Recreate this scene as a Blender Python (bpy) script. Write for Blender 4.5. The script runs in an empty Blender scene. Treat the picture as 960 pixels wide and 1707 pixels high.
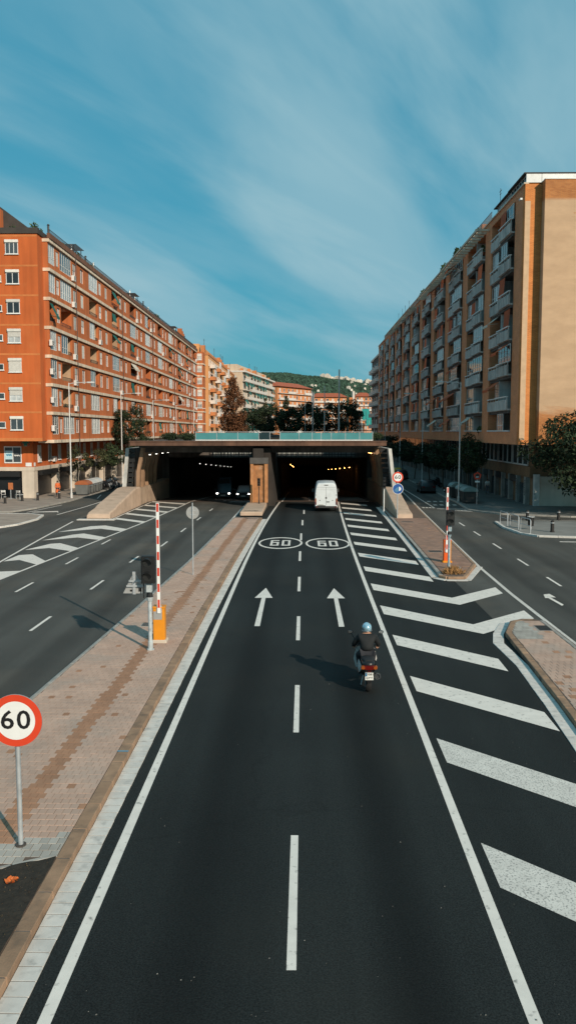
import bpy, math, random
from mathutils import Vector, Matrix
random.seed(7)
R = math.radians
S = bpy.context.scene
COL = S.collection

# ---------------------------------------------------------------- camera
FPX, CAMH = 1400.0, 7.05
PITCH = math.atan(134.5 / FPX)
YAW = math.atan((503.5 - 480) / FPX * math.cos(PITCH))
cd = bpy.data.cameras.new('camera')
cd.sensor_fit = 'VERTICAL'; cd.sensor_height = 24.0; cd.lens = 24.0 * FPX / 1707.0
cd.clip_start = 0.1; cd.clip_end = 20000
cam = bpy.data.objects.new('camera', cd); COL.objects.link(cam)
cam.location = (0, 0, CAMH); cam.rotation_euler = (R(90) - PITCH, 0, YAW)
S.camera = cam

# ---------------------------------------------------------------- sky, sun, exposure
SUN_EL, SUN_AZ = 25.0, 34.0          # sun stands behind the camera, to the right
sd = Vector((math.sin(R(SUN_AZ)) * math.cos(R(SUN_EL)), -math.cos(R(SUN_AZ)) * math.cos(R(SUN_EL)), math.sin(R(SUN_EL))))
W = bpy.data.worlds.new('World'); S.world = W; W.use_nodes = True
wn = W.node_tree; wn.nodes.clear()
def N(t, kind, **kw):
    n = t.nodes.new(kind)
    for k, v in kw.items():
        if k.startswith('i_'): n.inputs[k[2:].replace('_', ' ')].default_value = v
        else: setattr(n, k, v)
    return n
wo = N(wn, 'ShaderNodeOutputWorld'); wb = N(wn, 'ShaderNodeBackground'); wb.inputs['Strength'].default_value = 0.12
sky = N(wn, 'ShaderNodeTexSky', sky_type='NISHITA'); sky.sun_disc = False
sky.sun_elevation = R(SUN_EL); sky.sun_rotation = math.atan2(sd.x, sd.y)
sky.air_density = 1.0; sky.dust_density = 1.6; sky.ozone_density = 1.2
tint = N(wn, 'ShaderNodeMix', data_type='RGBA', blend_type='MULTIPLY'); tint.inputs[0].default_value = 1
tint.inputs[7].default_value = (0.62, 1.12, 1.02, 1)
wn.links.new(sky.outputs[0], tint.inputs[6])
# thin wind-drawn cloud veils: noise on a flat cloud layer (direction / height), streaked one way
tc = N(wn, 'ShaderNodeTexCoord'); sx = N(wn, 'ShaderNodeSeparateXYZ'); wn.links.new(tc.outputs['Generated'], sx.inputs[0])
mz = N(wn, 'ShaderNodeMath', operation='MAXIMUM'); mz.inputs[1].default_value = 0.0; wn.links.new(sx.outputs['Z'], mz.inputs[0])
az = N(wn, 'ShaderNodeMath', operation='ADD'); az.inputs[1].default_value = 0.22; wn.links.new(mz.outputs[0], az.inputs[0])
dx = N(wn, 'ShaderNodeMath', operation='DIVIDE'); dy = N(wn, 'ShaderNodeMath', operation='DIVIDE')
wn.links.new(sx.outputs['X'], dx.inputs[0]); wn.links.new(az.outputs[0], dx.inputs[1])
wn.links.new(sx.outputs['Y'], dy.inputs[0]); wn.links.new(az.outputs[0], dy.inputs[1])
cxy = N(wn, 'ShaderNodeCombineXYZ'); wn.links.new(dx.outputs[0], cxy.inputs[0]); wn.links.new(dy.outputs[0], cxy.inputs[1])
def cloud(rot, scale, nscale, detail, lo, hi, off):
    mp = N(wn, 'ShaderNodeMapping', vector_type='TEXTURE'); mp.inputs['Rotation'].default_value = (0, 0, R(rot)); mp.inputs['Scale'].default_value = scale
    mp.inputs['Location'].default_value = off
    wn.links.new(cxy.outputs[0], mp.inputs[0])
    no = N(wn, 'ShaderNodeTexNoise'); no.inputs['Scale'].default_value = nscale; no.inputs['Detail'].default_value = detail
    no.inputs['Roughness'].default_value = 0.52; no.inputs['Distortion'].default_value = 0.5
    wn.links.new(mp.outputs[0], no.inputs['Vector'])
    mr = N(wn, 'ShaderNodeMapRange', interpolation_type='SMOOTHSTEP'); mr.inputs[1].default_value = lo; mr.inputs[2].default_value = hi
    wn.links.new(no.outputs[0], mr.inputs[0]); return mr
c1 = cloud(56, (1.9, 0.75, 1), 1.1, 6, 0.40, 0.62, (3.1, 1.7, 0))
c2 = cloud(52, (2.2, 0.6, 1), 2.0, 9, 0.42, 0.66, (0.4, 5.2, 0))
cm = N(wn, 'ShaderNodeMath', operation='MULTIPLY'); cm.inputs[1].default_value = 0.75; wn.links.new(c1.outputs[0], cm.inputs[0])
cm2 = N(wn, 'ShaderNodeMath', operation='MULTIPLY_ADD'); cm2.inputs[1].default_value = 0.28; wn.links.new(c2.outputs[0], cm2.inputs[0]); wn.links.new(cm.outputs[0], cm2.inputs[2])
cmix = N(wn, 'ShaderNodeMix', data_type='RGBA'); cmix.clamp_factor = True
flat = N(wn, 'ShaderNodeMix', data_type='RGBA'); flat.inputs[0].default_value = 0.80; flat.inputs[7].default_value = (0.36, 2.45, 3.65, 1)
wn.links.new(tint.outputs[2], flat.inputs[6])
wn.links.new(cm2.outputs[0], cmix.inputs[0]); wn.links.new(flat.outputs[2], cmix.inputs[6]); cmix.inputs[7].default_value = (2.45, 4.2, 4.9, 1)
wn.links.new(cmix.outputs[2], wb.inputs[0]); wn.links.new(wb.outputs[0], wo.inputs[0])

sl = bpy.data.lights.new('sun', 'SUN'); sl.energy = 4.6; sl.angle = R(0.5); sl.color = (1.0, 0.86, 0.70)
so = bpy.data.objects.new('sun', sl); COL.objects.link(so); so.location = (40, -60, 60)
so.rotation_euler = sd.to_track_quat('Z', 'Y').to_euler()
vs = S.view_settings; vs.view_transform = 'Standard'; vs.look = 'None'; vs.gamma = 1; vs.use_curve_mapping = False; vs.exposure = 0.0
S.render.engine = 'CYCLES'

# ---------------------------------------------------------------- helpers
def ray(u, v):
    x = (u - 480) / FPX; y = -(v - 853.5) / FPX
    fy = math.cos(PITCH) + y * math.sin(PITCH); fz = -math.sin(PITCH) + y * math.cos(PITCH)
    c, s = math.cos(YAW), math.sin(YAW)
    return (x * c - fy * s, x * s + fy * c, fz)
def g(u, v, z=0.0):                       # a spot on level ground seen at a pixel
    r = ray(u, v); t = (z - CAMH) / r[2]; return (r[0] * t, r[1] * t)

class MB:
    def __init__(s): s.v = []; s.f = []
    def add(s, vs, fs):
        o = len(s.v); s.v += [tuple(p) for p in vs]; s.f += [tuple(i + o for i in f) for f in fs]; return s
    def box(s, x0, x1, y0, y1, z0, z1):
        return s.add([(x0,y0,z0),(x1,y0,z0),(x1,y1,z0),(x0,y1,z0),(x0,y0,z1),(x1,y0,z1),(x1,y1,z1),(x0,y1,z1)],
                     [(0,3,2,1),(4,5,6,7),(0,1,5,4),(1,2,6,5),(2,3,7,6),(3,0,4,7)])
    def obox(s, c, size, m=None):
        hx, hy, hz = size[0]/2, size[1]/2, size[2]/2; m = m or Matrix.Identity(3); c = Vector(c)
        pts = [(-hx,-hy,-hz),(hx,-hy,-hz),(hx,hy,-hz),(-hx,hy,-hz),(-hx,-hy,hz),(hx,-hy,hz),(hx,hy,hz),(-hx,hy,hz)]
        return s.add([c + m @ Vector(p) for p in pts], [(0,3,2,1),(4,5,6,7),(0,1,5,4),(1,2,6,5),(2,3,7,6),(3,0,4,7)])
    def bbox(s, x0, x1, y0, y1, z0, z1, b):     # box with chamfered edges
        def ring(x0, x1, y0, y1, z): return [(x0+b,y0,z),(x1-b,y0,z),(x1,y0+b,z),(x1,y1-b,z),(x1-b,y1,z),(x0+b,y1,z),(x0,y1-b,z),(x0,y0+b,z)]
        def ring2(z): return [(x0+b,y0+b,z),(x1-b,y0+b,z),(x1-b,y0+b,z),(x1-b,y1-b,z),(x1-b,y1-b,z),(x0+b,y1-b,z),(x0+b,y1-b,z),(x0+b,y0+b,z)]
        rs = [ring(x0,x1,y0,y1,z0), ring(x0,x1,y0,y1,z1-b), [(min(max(p[0],x0+b),x1-b),min(max(p[1],y0+b),y1-b),z1) for p in ring(x0,x1,y0,y1,z1)]]
        return s.loft(rs, True, True)
    def poly(s, pts): return s.add(pts, [tuple(range(len(pts)))])
    def prism(s, pts, z0, z1):
        n = len(pts)
        return s.add([(p[0],p[1],z0) for p in pts] + [(p[0],p[1],z1) for p in pts],
                     [tuple(range(n))[::-1], tuple(range(n, 2*n))] + [(i,(i+1)%n,n+(i+1)%n,n+i) for i in range(n)])
    def extr(s, pts, vec):
        n = len(pts); vec = Vector(vec)
        return s.add([Vector(p) for p in pts] + [Vector(p) + vec for p in pts],
                     [tuple(range(n))[::-1], tuple(range(n, 2*n))] + [(i,(i+1)%n,n+(i+1)%n,n+i) for i in range(n)])
    def loft(s, rings, c0=False, c1=False, close=True):
        n = len(rings[0]); vs = [p for r in rings for p in r]; fs = []
        for k in range(len(rings)-1):
            for i in range(n if close else n-1):
                j = (i+1) % n; fs.append((k*n+i, k*n+j, (k+1)*n+j, (k+1)*n+i))
        if c0: fs.append(tuple(range(n))[::-1])
        if c1: fs.append(tuple(range((len(rings)-1)*n, len(rings)*n)))
        return s.add(vs, fs)
    def tube(s, p0, p1, r0, r1=None, n=8): return s.path([p0, p1], [r0, r0 if r1 is None else r1], n)
    def path(s, pts, rad, n=8):
        pts = [Vector(p) for p in pts]
        if not isinstance(rad, (list, tuple)): rad = [rad]*len(pts)
        rings = []; up = None
        for i, p in enumerate(pts):
            d = (pts[min(i+1,len(pts)-1)] - pts[max(i-1,0)])
            d = d.normalized() if d.length > 1e-9 else Vector((0,0,1))
            if up is None: up = Vector((1,0,0)) if abs(d.x) < 0.9 else Vector((0,1,0))
            a = (up - d*up.dot(d)).normalized(); b = d.cross(a); up = a
            rings.append([p + (a*math.cos(2*math.pi*k/n) + b*math.sin(2*math.pi*k/n))*rad[i] for k in range(n)])
        return s.loft(rings, True, True)
    def ell(s, c, r, nu=12, nv=8, z0=-1.0, z1=1.0):
        rings = []
        for j in range(nv+1):
            t = z0 + (z1-z0)*j/nv; t = math.sin(t*math.pi/2); q = math.sqrt(max(0, 1-t*t))
            q = max(q, 0.02)
            rings.append([(c[0]+r[0]*q*math.cos(2*math.pi*i/nu), c[1]+r[1]*q*math.sin(2*math.pi*i/nu), c[2]+r[2]*t) for i in range(nu)])
        return s.loft(rings, True, True)
    def disc(s, c, r, y0, y1, n=24):            # round plate facing y
        return s.loft([[(c[0]+r*math.cos(2*math.pi*i/n), y, c[1]+r*math.sin(2*math.pi*i/n)) for i in range(n)] for y in (y0, y1)], True, True)
    def annulus(s, c, r0, r1, y0, y1, n=28):
        rr = []
        for (r, y) in ((r0,y0),(r1,y0),(r1,y1),(r0,y1),(r0,y0)):
            rr.append([(c[0]+r*math.cos(2*math.pi*i/n), y, c[1]+r*math.sin(2*math.pi*i/n)) for i in range(n)])
        return s.loft(rr)
    def wheel(s, c, r, w, n=16):                # axis along x
        x = c[0]; prof = [(-w/2, r*0.72), (-w/2, r*0.93), (-w*0.32, r), (w*0.32, r), (w/2, r*0.93), (w/2, r*0.72)]
        return s.loft([[(x+p[0], c[1]+p[1]*math.cos(2*math.pi*i/n), c[2]+p[1]*math.sin(2*math.pi*i/n)) for i in range(n)] for p in prof], True, True)
    def mesh(s, name, smooth=None):
        m = bpy.data.meshes.new(name); m.from_pydata(s.v, [], s.f)
        if smooth is not None:
            m.polygons.foreach_set('use_smooth', [True]*len(m.polygons)); m.set_sharp_from_angle(angle=R(smooth))
        m.update(); return m

KIDS = {}
def obj(name, mb, mat=None, parent=None, loc=None, rot=None, smooth=None, kind=None, label=None, cat=None, group=None):
    if isinstance(mb, MB): mb = mb.mesh(name, smooth)
    if mb is not None and mat is not None and len(mb.materials) == 0: mb.materials.append(mat)
    o = bpy.data.objects.new(name, mb); COL.objects.link(o)
    if parent is not None: o.parent = parent; KIDS.setdefault(parent.name, []).append(o)
    if loc is not None: o.location = loc
    if rot is not None: o.rotation_euler = rot if isinstance(rot, (tuple, list)) else (0, 0, rot)
    if kind: o['kind'] = kind
    if label: o['label'] = label
    if cat: o['category'] = cat
    if group: o['group'] = group
    return o
def thing(name, label, cat, loc=(0,0,0), rotz=0, group=None): return obj(name, None, None, None, loc, rotz, None, None, label, cat, group)
def kids(o): return KIDS.get(o.name, [])
def dup(root, loc, rotz=0, label=None, group=None, scale=None):
    def cp(o, par):
        c = o.copy(); COL.objects.link(c); c.parent = par
        if par is not None: KIDS.setdefault(par.name, []).append(c)
        for k in kids(o): cp(k, c)
        return c
    r = cp(root, None); r.location = loc; r.rotation_euler = (0, 0, rotz)
    if scale: r.scale = scale
    if label: r['label'] = label
    if group: r['group'] = group
    return r
def dup_part(part, parent, loc, rotz=0):
    def cp(o, par):
        c = o.copy(); COL.objects.link(c); c.parent = par
        if par is not None: KIDS.setdefault(par.name, []).append(c)
        for k in kids(o): cp(k, c)
        return c
    r = cp(part, parent); r.location = loc; r.rotation_euler = (0, 0, rotz); return r

def lin(h):
    h = h.lstrip('#'); o = []
    for i in (0, 2, 4):
        c = int(h[i:i+2], 16)/255; o.append(c/12.92 if c <= 0.04045 else ((c+0.055)/1.055)**2.4)
    return tuple(o)
MATS = {}
def mat(name, col, rough=0.8, var=0.12, scale=2.0, bump=0.0, bscale=40.0, metal=0.0, spec=0.4, streak=0.0, rnd=0.0, island=0.0, emit=None, estr=0.0, dirt=None, fine=0.0, trans=0.0, fscale=90):
    if name in MATS: return MATS[name]
    if isinstance(col, str): col = lin(col)
    m = bpy.data.materials.new(name); m.use_nodes = True; t = m.node_tree; t.nodes.clear()
    o = N(t, 'ShaderNodeOutputMaterial'); p = N(t, 'ShaderNodeBsdfPrincipled'); t.links.new(p.outputs[0], o.inputs[0])
    p.inputs['Roughness'].default_value = rough; p.inputs['Metallic'].default_value = metal; p.inputs['Specular IOR Level'].default_value = spec
    geo = N(t, 'ShaderNodeNewGeometry'); L = t.links.new
    fac = None
    def noise(sc, det=4, mapscale=None):
        n = N(t, 'ShaderNodeTexNoise'); n.inputs['Scale'].default_value = sc; n.inputs['Detail'].default_value = det
        if mapscale:
            mp = N(t, 'ShaderNodeMapping'); mp.inputs['Scale'].default_value = mapscale; L(geo.outputs['Position'], mp.inputs[0]); L(mp.outputs[0], n.inputs['Vector'])
        else: L(geo.outputs['Position'], n.inputs['Vector'])
        return n.outputs[0]
    def gain(src, lo, hi, a, b):
        mr = N(t, 'ShaderNodeMapRange'); mr.inputs[1].default_value = lo; mr.inputs[2].default_value = hi; mr.inputs[3].default_value = a; mr.inputs[4].default_value = b
        L(src, mr.inputs[0]); return mr.outputs[0]
    def mul(a, b):
        if a is None: return b
        n = N(t, 'ShaderNodeMath', operation='MULTIPLY'); L(a, n.inputs[0]); L(b, n.inputs[1]); return n.outputs[0]
    if var: fac = gain(noise(scale), 0.3, 0.7, 1-var, 1+var)
    if fine: fac = mul(fac, gain(noise(fscale, 3), 0.3, 0.7, 1-fine, 1+fine))
    if streak: fac = mul(fac, gain(noise(1.0, 5, (2.2, 2.2, 0.18)), 0.35, 0.7, 1+streak*0.4, 1-streak))
    if rnd:
        oi = N(t, 'ShaderNodeObjectInfo'); fac = mul(fac, gain(oi.outputs['Random'], 0, 1, 1-rnd, 1+rnd))
    if island: fac = mul(fac, gain(geo.outputs['Random Per Island'], 0, 1, 1-island, 1+island))
    c = None
    if fac is not None:
        mx = N(t, 'ShaderNodeVectorMath', operation='SCALE'); mx.inputs[0].default_value = col; L(fac, mx.inputs['Scale']); c = mx.outputs[0]
    if dirt:
        dm = N(t, 'ShaderNodeMix', data_type='RGBA'); d = gain(noise(dirt[1], 6), dirt[2], dirt[3], 0, dirt[4] if len(dirt) > 4 else 1)
        L(d, dm.inputs[0]); dm.inputs[7].default_value = (*(lin(dirt[0]) if isinstance(dirt[0], str) else dirt[0]), 1)
        if c is not None: L(c, dm.inputs[6])
        else: dm.inputs[6].default_value = (*col, 1)
        c = dm.outputs[2]
    if c is not None: L(c, p.inputs['Base Color'])
    else: p.inputs['Base Color'].default_value = (*col, 1)
    if bump:
        b = N(t, 'ShaderNodeBump'); b.inputs['Strength'].default_value = bump; b.inputs['Distance'].default_value = 0.02
        L(noise(bscale, 3), b.inputs['Height']); L(b.outputs[0], p.inputs['Normal'])
    if emit:
        p.inputs['Emission Color'].default_value = (*(lin(emit) if isinstance(emit, str) else emit), 1); p.inputs['Emission Strength'].default_value = estr
    if trans: p.inputs['Transmission Weight'].default_value = trans
    MATS[name] = m; return m
def text_mesh(txt, size, extrude=0.002, bold=0.0, align='CENTER'):
    c = bpy.data.curves.new('lettering', 'FONT'); c.body = txt; c.size = size; c.extrude = extrude; c.offset = bold
    c.space_character = 1.12; c.align_x = align; c.align_y = 'CENTER'; c.resolution_u = 3
    o = bpy.data.objects.new('lettering', c); COL.objects.link(o); bpy.context.view_layer.update()
    dg = bpy.context.evaluated_depsgraph_get(); m = bpy.data.meshes.new_from_object(o.evaluated_get(dg))
    bpy.data.objects.remove(o); bpy.data.curves.remove(c); return m
def skin_mesh(verts, edges, radii, root=0, sub=2):
    m = bpy.data.meshes.new('skin'); m.from_pydata(verts, edges, []); o = bpy.data.objects.new('skin', m); COL.objects.link(o)
    md = o.modifiers.new('skin', 'SKIN'); md.use_smooth_shade = True
    for i, sv in enumerate(m.skin_vertices[0].data):
        r = radii[i]; sv.radius = (r, r) if not isinstance(r, tuple) else r
        sv.use_root = (i == root)
    s2 = o.modifiers.new('sub', 'SUBSURF'); s2.levels = sub; s2.render_levels = sub
    bpy.context.view_layer.update(); dg = bpy.context.evaluated_depsgraph_get()
    r = bpy.data.meshes.new_from_object(o.evaluated_get(dg)); bpy.data.objects.remove(o); bpy.data.meshes.remove(m); r.materials.clear()
    r.polygons.foreach_set('use_smooth', [True]*len(r.polygons)); return r
# ---------------------------------------------------------------- materials of the ground
def asphalt(name, col, tracks, tint=1.0):
    m = mat(name, col, rough=0.82, var=0.16, scale=0.22, bump=0.35, bscale=160, spec=0.2, fine=0.6, fscale=38, dirt=((col[0]*1.5, col[1]*1.3, col[2]*1.15), 0.16, 0.52, 0.72, 0.8))
    t = m.node_tree; p = [n for n in t.nodes if n.type == 'BSDF_PRINCIPLED'][0]; L = t.links.new
    src = p.inputs['Base Color'].links[0].from_socket
    geo = [n for n in t.nodes if n.type == 'NEW_GEOMETRY'][0]
    sp = N(t, 'ShaderNodeSeparateXYZ'); L(geo.outputs['Position'], sp.inputs[0])
    mp = N(t, 'ShaderNodeMapping'); mp.inputs['Scale'].default_value = (0.9, 0.035, 1); L(geo.outputs['Position'], mp.inputs[0])
    no = N(t, 'ShaderNodeTexNoise'); no.inputs['Scale'].default_value = 1.0; no.inputs['Detail'].default_value = 5; L(mp.outputs[0], no.inputs['Vector'])
    tot = None
    for (xc, w, amt) in tracks:                     # oil and rubber worn into the middle of each lane
        a = N(t, 'ShaderNodeMath', operation='SUBTRACT'); a.inputs[1].default_value = xc; L(sp.outputs[0], a.inputs[0])
        b = N(t, 'ShaderNodeMath', operation='ABSOLUTE'); L(a.outputs[0], b.inputs[0])
        mr = N(t, 'ShaderNodeMapRange', interpolation_type='SMOOTHSTEP'); mr.inputs[1].default_value = 0; mr.inputs[2].default_value = w; mr.inputs[3].default_value = amt; mr.inputs[4].default_value = 0; L(b.outputs[0], mr.inputs[0])
        if tot is None: tot = mr.outputs[0]
        else:
            ad = N(t, 'ShaderNodeMath', operation='ADD'); L(tot, ad.inputs[0]); L(mr.outputs[0], ad.inputs[1]); tot = ad.outputs[0]
    nr = N(t, 'ShaderNodeMapRange'); nr.inputs[1].default_value = 0.3; nr.inputs[2].default_value = 0.7; nr.inputs[3].default_value = 1.28; nr.inputs[4].default_value = 0.78; L(no.outputs[0], nr.inputs[0])
    f = nr.outputs[0]
    if tot is not None:
        k = N(t, 'ShaderNodeMath', operation='SUBTRACT'); k.inputs[0].default_value = 1.0; L(tot, k.inputs[1])
        k2 = N(t, 'ShaderNodeMath', operation='MULTIPLY'); L(k.outputs[0], k2.inputs[0]); L(f, k2.inputs[1]); f = k2.outputs[0]
    sc = N(t, 'ShaderNodeVectorMath', operation='SCALE'); L(src, sc.inputs[0]); L(f, sc.inputs['Scale'])
    # hairline cracks and sealed joints
    vo = N(t, 'ShaderNodeTexVoronoi', feature='DISTANCE_TO_EDGE'); vo.inputs['Scale'].default_value = 0.11
    wv = N(t, 'ShaderNodeTexNoise'); wv.inputs['Scale'].default_value = 0.8; L(geo.outputs['Position'], wv.inputs['Vector'])
    va = N(t, 'ShaderNodeVectorMath', operation='MULTIPLY_ADD'); va.inputs[1].default_value = (1.6, 1.6, 1.6); L(wv.outputs['Color'], va.inputs[0]); L(geo.outputs['Position'], va.inputs[2])
    L(va.outputs[0], vo.inputs['Vector'])
    ck = N(t, 'ShaderNodeMapRange'); ck.inputs[1].default_value = 0.0; ck.inputs[2].default_value = 0.006; ck.inputs[3].default_value = 0.82; ck.inputs[4].default_value = 1.0; L(vo.outputs['Distance'], ck.inputs[0])
    s2 = N(t, 'ShaderNodeVectorMath', operation='SCALE'); L(sc.outputs[0], s2.inputs[0]); L(ck.outputs[0], s2.inputs['Scale'])
    L(s2.outputs[0], p.inputs['Base Color'])
    return m
M_ROAD = asphalt('asphalt_main', (0.0165, 0.0195, 0.0190), [(-1.55, 0.8, 0.45), (1.45, 0.8, 0.5), (-6.9, 0.1, 0)])
M_ROADL = asphalt('asphalt_side', (0.074, 0.073, 0.066), [(-11.0, 1.0, 0.28), (-7.9, 0.9, 0.3), (10.6, 0.9, 0.3), (13.4, 0.9, 0.3)])
M_GROUND = mat('city_ground', (0.07, 0.066, 0.06), 0.95, 0.2, 0.1)
M_PAINT = mat('road_paint', (0.72, 0.665, 0.60), 0.6, 0.07, 3.0, dirt=((0.09, 0.09, 0.085), 7.0, 0.60, 0.74, 0.75), fine=0.05)
M_PAINTW = mat('worn_road_paint', (0.64, 0.60, 0.545), 0.65, 0.10, 3.0, dirt=((0.07, 0.07, 0.068), 30.0, 0.53, 0.63, 0.6), fine=0.08)
M_PAVB = mat('paver_bed', (0.12, 0.085, 0.065), 0.95, 0.2, 4)
M_PAV = mat('paver_pink', (0.44, 0.295, 0.225), 0.85, 0.10, 0.8, bump=0.15, bscale=60, rnd=0.07, island=0.07, dirt=((0.33, 0.28, 0.24), 0.7, 0.5, 0.75, 0.7))
M_PAVO = mat('paver_terracotta', (0.37, 0.195, 0.115), 0.85, 0.12, 1.1, bump=0.15, bscale=60, rnd=0.08, island=0.08)
M_PAVG = mat('paver_grey', (0.37, 0.34, 0.30), 0.85, 0.16, 1.1, bump=0.15, bscale=60, rnd=0.14, island=0.14)
M_KERB = mat('kerb_sandstone', (0.30, 0.185, 0.115), 0.85, 0.2, 2.5, bump=0.25, bscale=30, rnd=0.10, dirt=((0.10, 0.075, 0.055), 3.0, 0.5, 0.75, 0.7))
M_KERBG = mat('kerb_granite', (0.30, 0.28, 0.25), 0.85, 0.18, 2.5, bump=0.2, bscale=30, rnd=0.10)
M_GUT = mat('gutter_concrete', (0.58, 0.545, 0.50), 0.8, 0.10, 4.0, bump=0.1, bscale=40, rnd=0.06, dirt=((0.2, 0.2, 0.19), 5.0, 0.55, 0.75, 0.6))
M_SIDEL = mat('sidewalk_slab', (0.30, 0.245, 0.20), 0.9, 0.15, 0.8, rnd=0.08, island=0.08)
M_SOIL = mat('planter_soil', (0.026, 0.021, 0.015), 1.0, 0.3, 9.0, bump=1.0, bscale=22)
M_DARKM = mat('cast_iron', (0.03, 0.027, 0.025), 0.6, 0.2, 6, metal=0.3)

# ---------------------------------------------------------------- ground and roads
gm = MB()
for (x0, x1, y0, y1) in ((-4000, 4000, -600, 84), (-4000, -15.6, 84, 216), (8.2, 4000, 84, 216), (-4000, 4000, 216, 7000)):
    gm.poly([(x0,y0,-0.02),(x1,y0,-0.02),(x1,y1,-0.02),(x0,y1,-0.02)])
obj('ground', gm, M_GROUND, kind='structure', label='grey city ground reaching to the hills', cat='ground')
rm = MB()
for (x0, x1, y0, y1) in ((-70, 60, -15, 83.9), (-23.9, -16.3, 83.9, 330), (8.6, 15.7, 83.9, 330)):
    rm.poly([(x0,y0,0),(x1,y0,0),(x1,y1,0),(x0,y1,0)])
ROAD = obj('side_road', rm, M_ROADL, kind='structure', label='worn grey asphalt of the left and right side carriageways', cat='road')
def shift(y):                                     # the main carriageway bends gently right towards the portal
    return 0.0 if y < 40 else 0.00036 * (y - 40) ** 2
YS = [-10, 5, 10, 15, 20, 25, 30, 35, 40, 45, 50, 55, 60, 65, 70, 75, 80, 84]
mm = MB()
lo = [(-3.7 + shift(y), y, 0.004) for y in YS]; hi = [(7.2 + (0 if y > 36 else 0), y, 0.004) for y in YS]
for i in range(len(YS)-1): mm.poly([lo[i], hi[i], hi[i+1], lo[i+1]])
MAIN = obj('main_road', mm, M_ROAD, kind='structure', label='dark asphalt carriageway running into the right tunnel bore', cat='road')
def mark(name, pts, m=M_PAINT, parent=MAIN, z=0.008, label=None):
    return obj(name, MB().poly([(p[0], p[1], z) for p in pts]), m, parent, label=label)
def strip(name, cl, w, m=M_PAINT, parent=MAIN, z=0.008):
    mb = MB(); L = []; Rr = []
    for i, p in enumerate(cl):
        a = Vector(cl[max(i-1,0)]); b = Vector(cl[min(i+1,len(cl)-1)]); d = (b-a).normalized(); n = Vector((-d.y, d.x))
        L.append((p[0]+n.x*w/2, p[1]+n.y*w/2, z)); Rr.append((p[0]-n.x*w/2, p[1]-n.y*w/2, z))
    for i in range(len(cl)-1): mb.poly([L[i], L[i+1], Rr[i+1], Rr[i]])
    return obj(name, mb, m, parent)
strip('edge_line', [(-3.07 + shift(y)*1.25, y) for y in YS[1:]], 0.165)
strip('edge_line', [(2.80 + max(0, y-10)*0.0052 + shift(y)*0.62, y) for y in YS[1:]], 0.165)
k = 0; y = 10.4 - 8.75
while y < 84:
    xc = -0.13 + shift(y+1.8)*0.75
    if y + 3.7 < 84: mark('lane_dash', [(xc-0.065,y),(xc+0.065,y),(xc+0.065+0.01,y+3.7),(xc-0.065+0.01,y+3.7)])
    y += 8.75
gt = MB(); random.seed(77)
for q in range(170):                               # grit and crumbs lying on the carriageway
    y = 9.5 + 34*random.random()**1.6; x = random.uniform(-3.3, 6.0); r = random.uniform(.004, .013); z = .009
    gt.add([(x-r,y-r,z),(x+r,y-r*.6,z),(x+r*.7,y+r,z),(x-r*.8,y+r*.8,z),(x,y,z+r)], [(0,1,4),(1,2,4),(2,3,4),(3,0,4)])
obj('road_grit', gt, mat('grit', (0.13,0.125,0.115), .9, .3, 9, island=.6), MAIN, kind='stuff')
# arrows
for xc, y0 in ((-1.62, 29.95), (1.44, 29.9)):
    mark('arrow_marking', [(xc-0.10,y0),(xc+0.10,y0),(xc+0.085,y0+5.2),(xc+0.38,y0+5.2),(xc,y0+7.5),(xc-0.38,y0+5.2),(xc-0.085,y0+5.2)])
# painted 60 in an ellipse
def stroke(mb, pts, w, z, close=False):
    n = len(pts)
    for i in range(n if close else n-1):
        a = Vector(pts[i]); b = Vector(pts[(i+1)%n]); d = (b-a).normalized(); nn = Vector((-d.y, d.x))*w/2; e = d*w/2*0.98
        mb.poly([(*(a-e+nn), z+0.0004*(i%3)), (*(b+e+nn), z+0.0004*(i%3)), (*(b+e-nn), z+0.0004*(i%3)), (*(a-e-nn), z+0.0004*(i%3))])
for xc, yc in ((-1.36, 52.85), (1.62, 52.6)):
    ma = MB(); n = 40; e0 = []; e1 = []
    for i in range(n):
        a = 2*math.pi*i/n
        e0.append((xc+1.40*math.cos(a), yc+2.75*math.sin(a), 0.008)); e1.append((xc+1.27*math.cos(a), yc+2.38*math.sin(a), 0.008))
    ma.loft([e0, e1]); obj('speed_ring_marking', ma, M_PAINT, MAIN)
    d = MB(); h = 1.15; w = 0.24
    def mv(pts, ox): return [(xc+ox+p[0], yc+p[1]*1.0) for p in pts]
    # the 6 : flat-topped, stretched along the road
    def bars(ox, rects):
        for (x0,x1,y0,y1) in rects: d.poly([(xc+ox+x0,yc+y0,0.008),(xc+ox+x1,yc+y0,0.008),(xc+ox+x1,yc+y1,0.008),(xc+ox+x0,yc+y1,0.008)])
    t = 0.145; v = 0.38; H = 1.3
    bars(-0.36, [(-0.27,-0.27+t,-H,H),(-0.27+t,0.27,H-v,H),(-0.27+t,0.27,-H,-H+v),(-0.27+t,0.27-t,0.0,v),(0.27-t,0.27,-H+v,v)])
    bars(0.36, [(-0.27,-0.27+t,-H,H),(0.27-t,0.27,-H,H),(-0.27+t,0.27-t,H-v,H),(-0.27+t,0.27-t,-H,-H+v)])
    obj('speed_number_marking', d, M_PAINT, MAIN)
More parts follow.
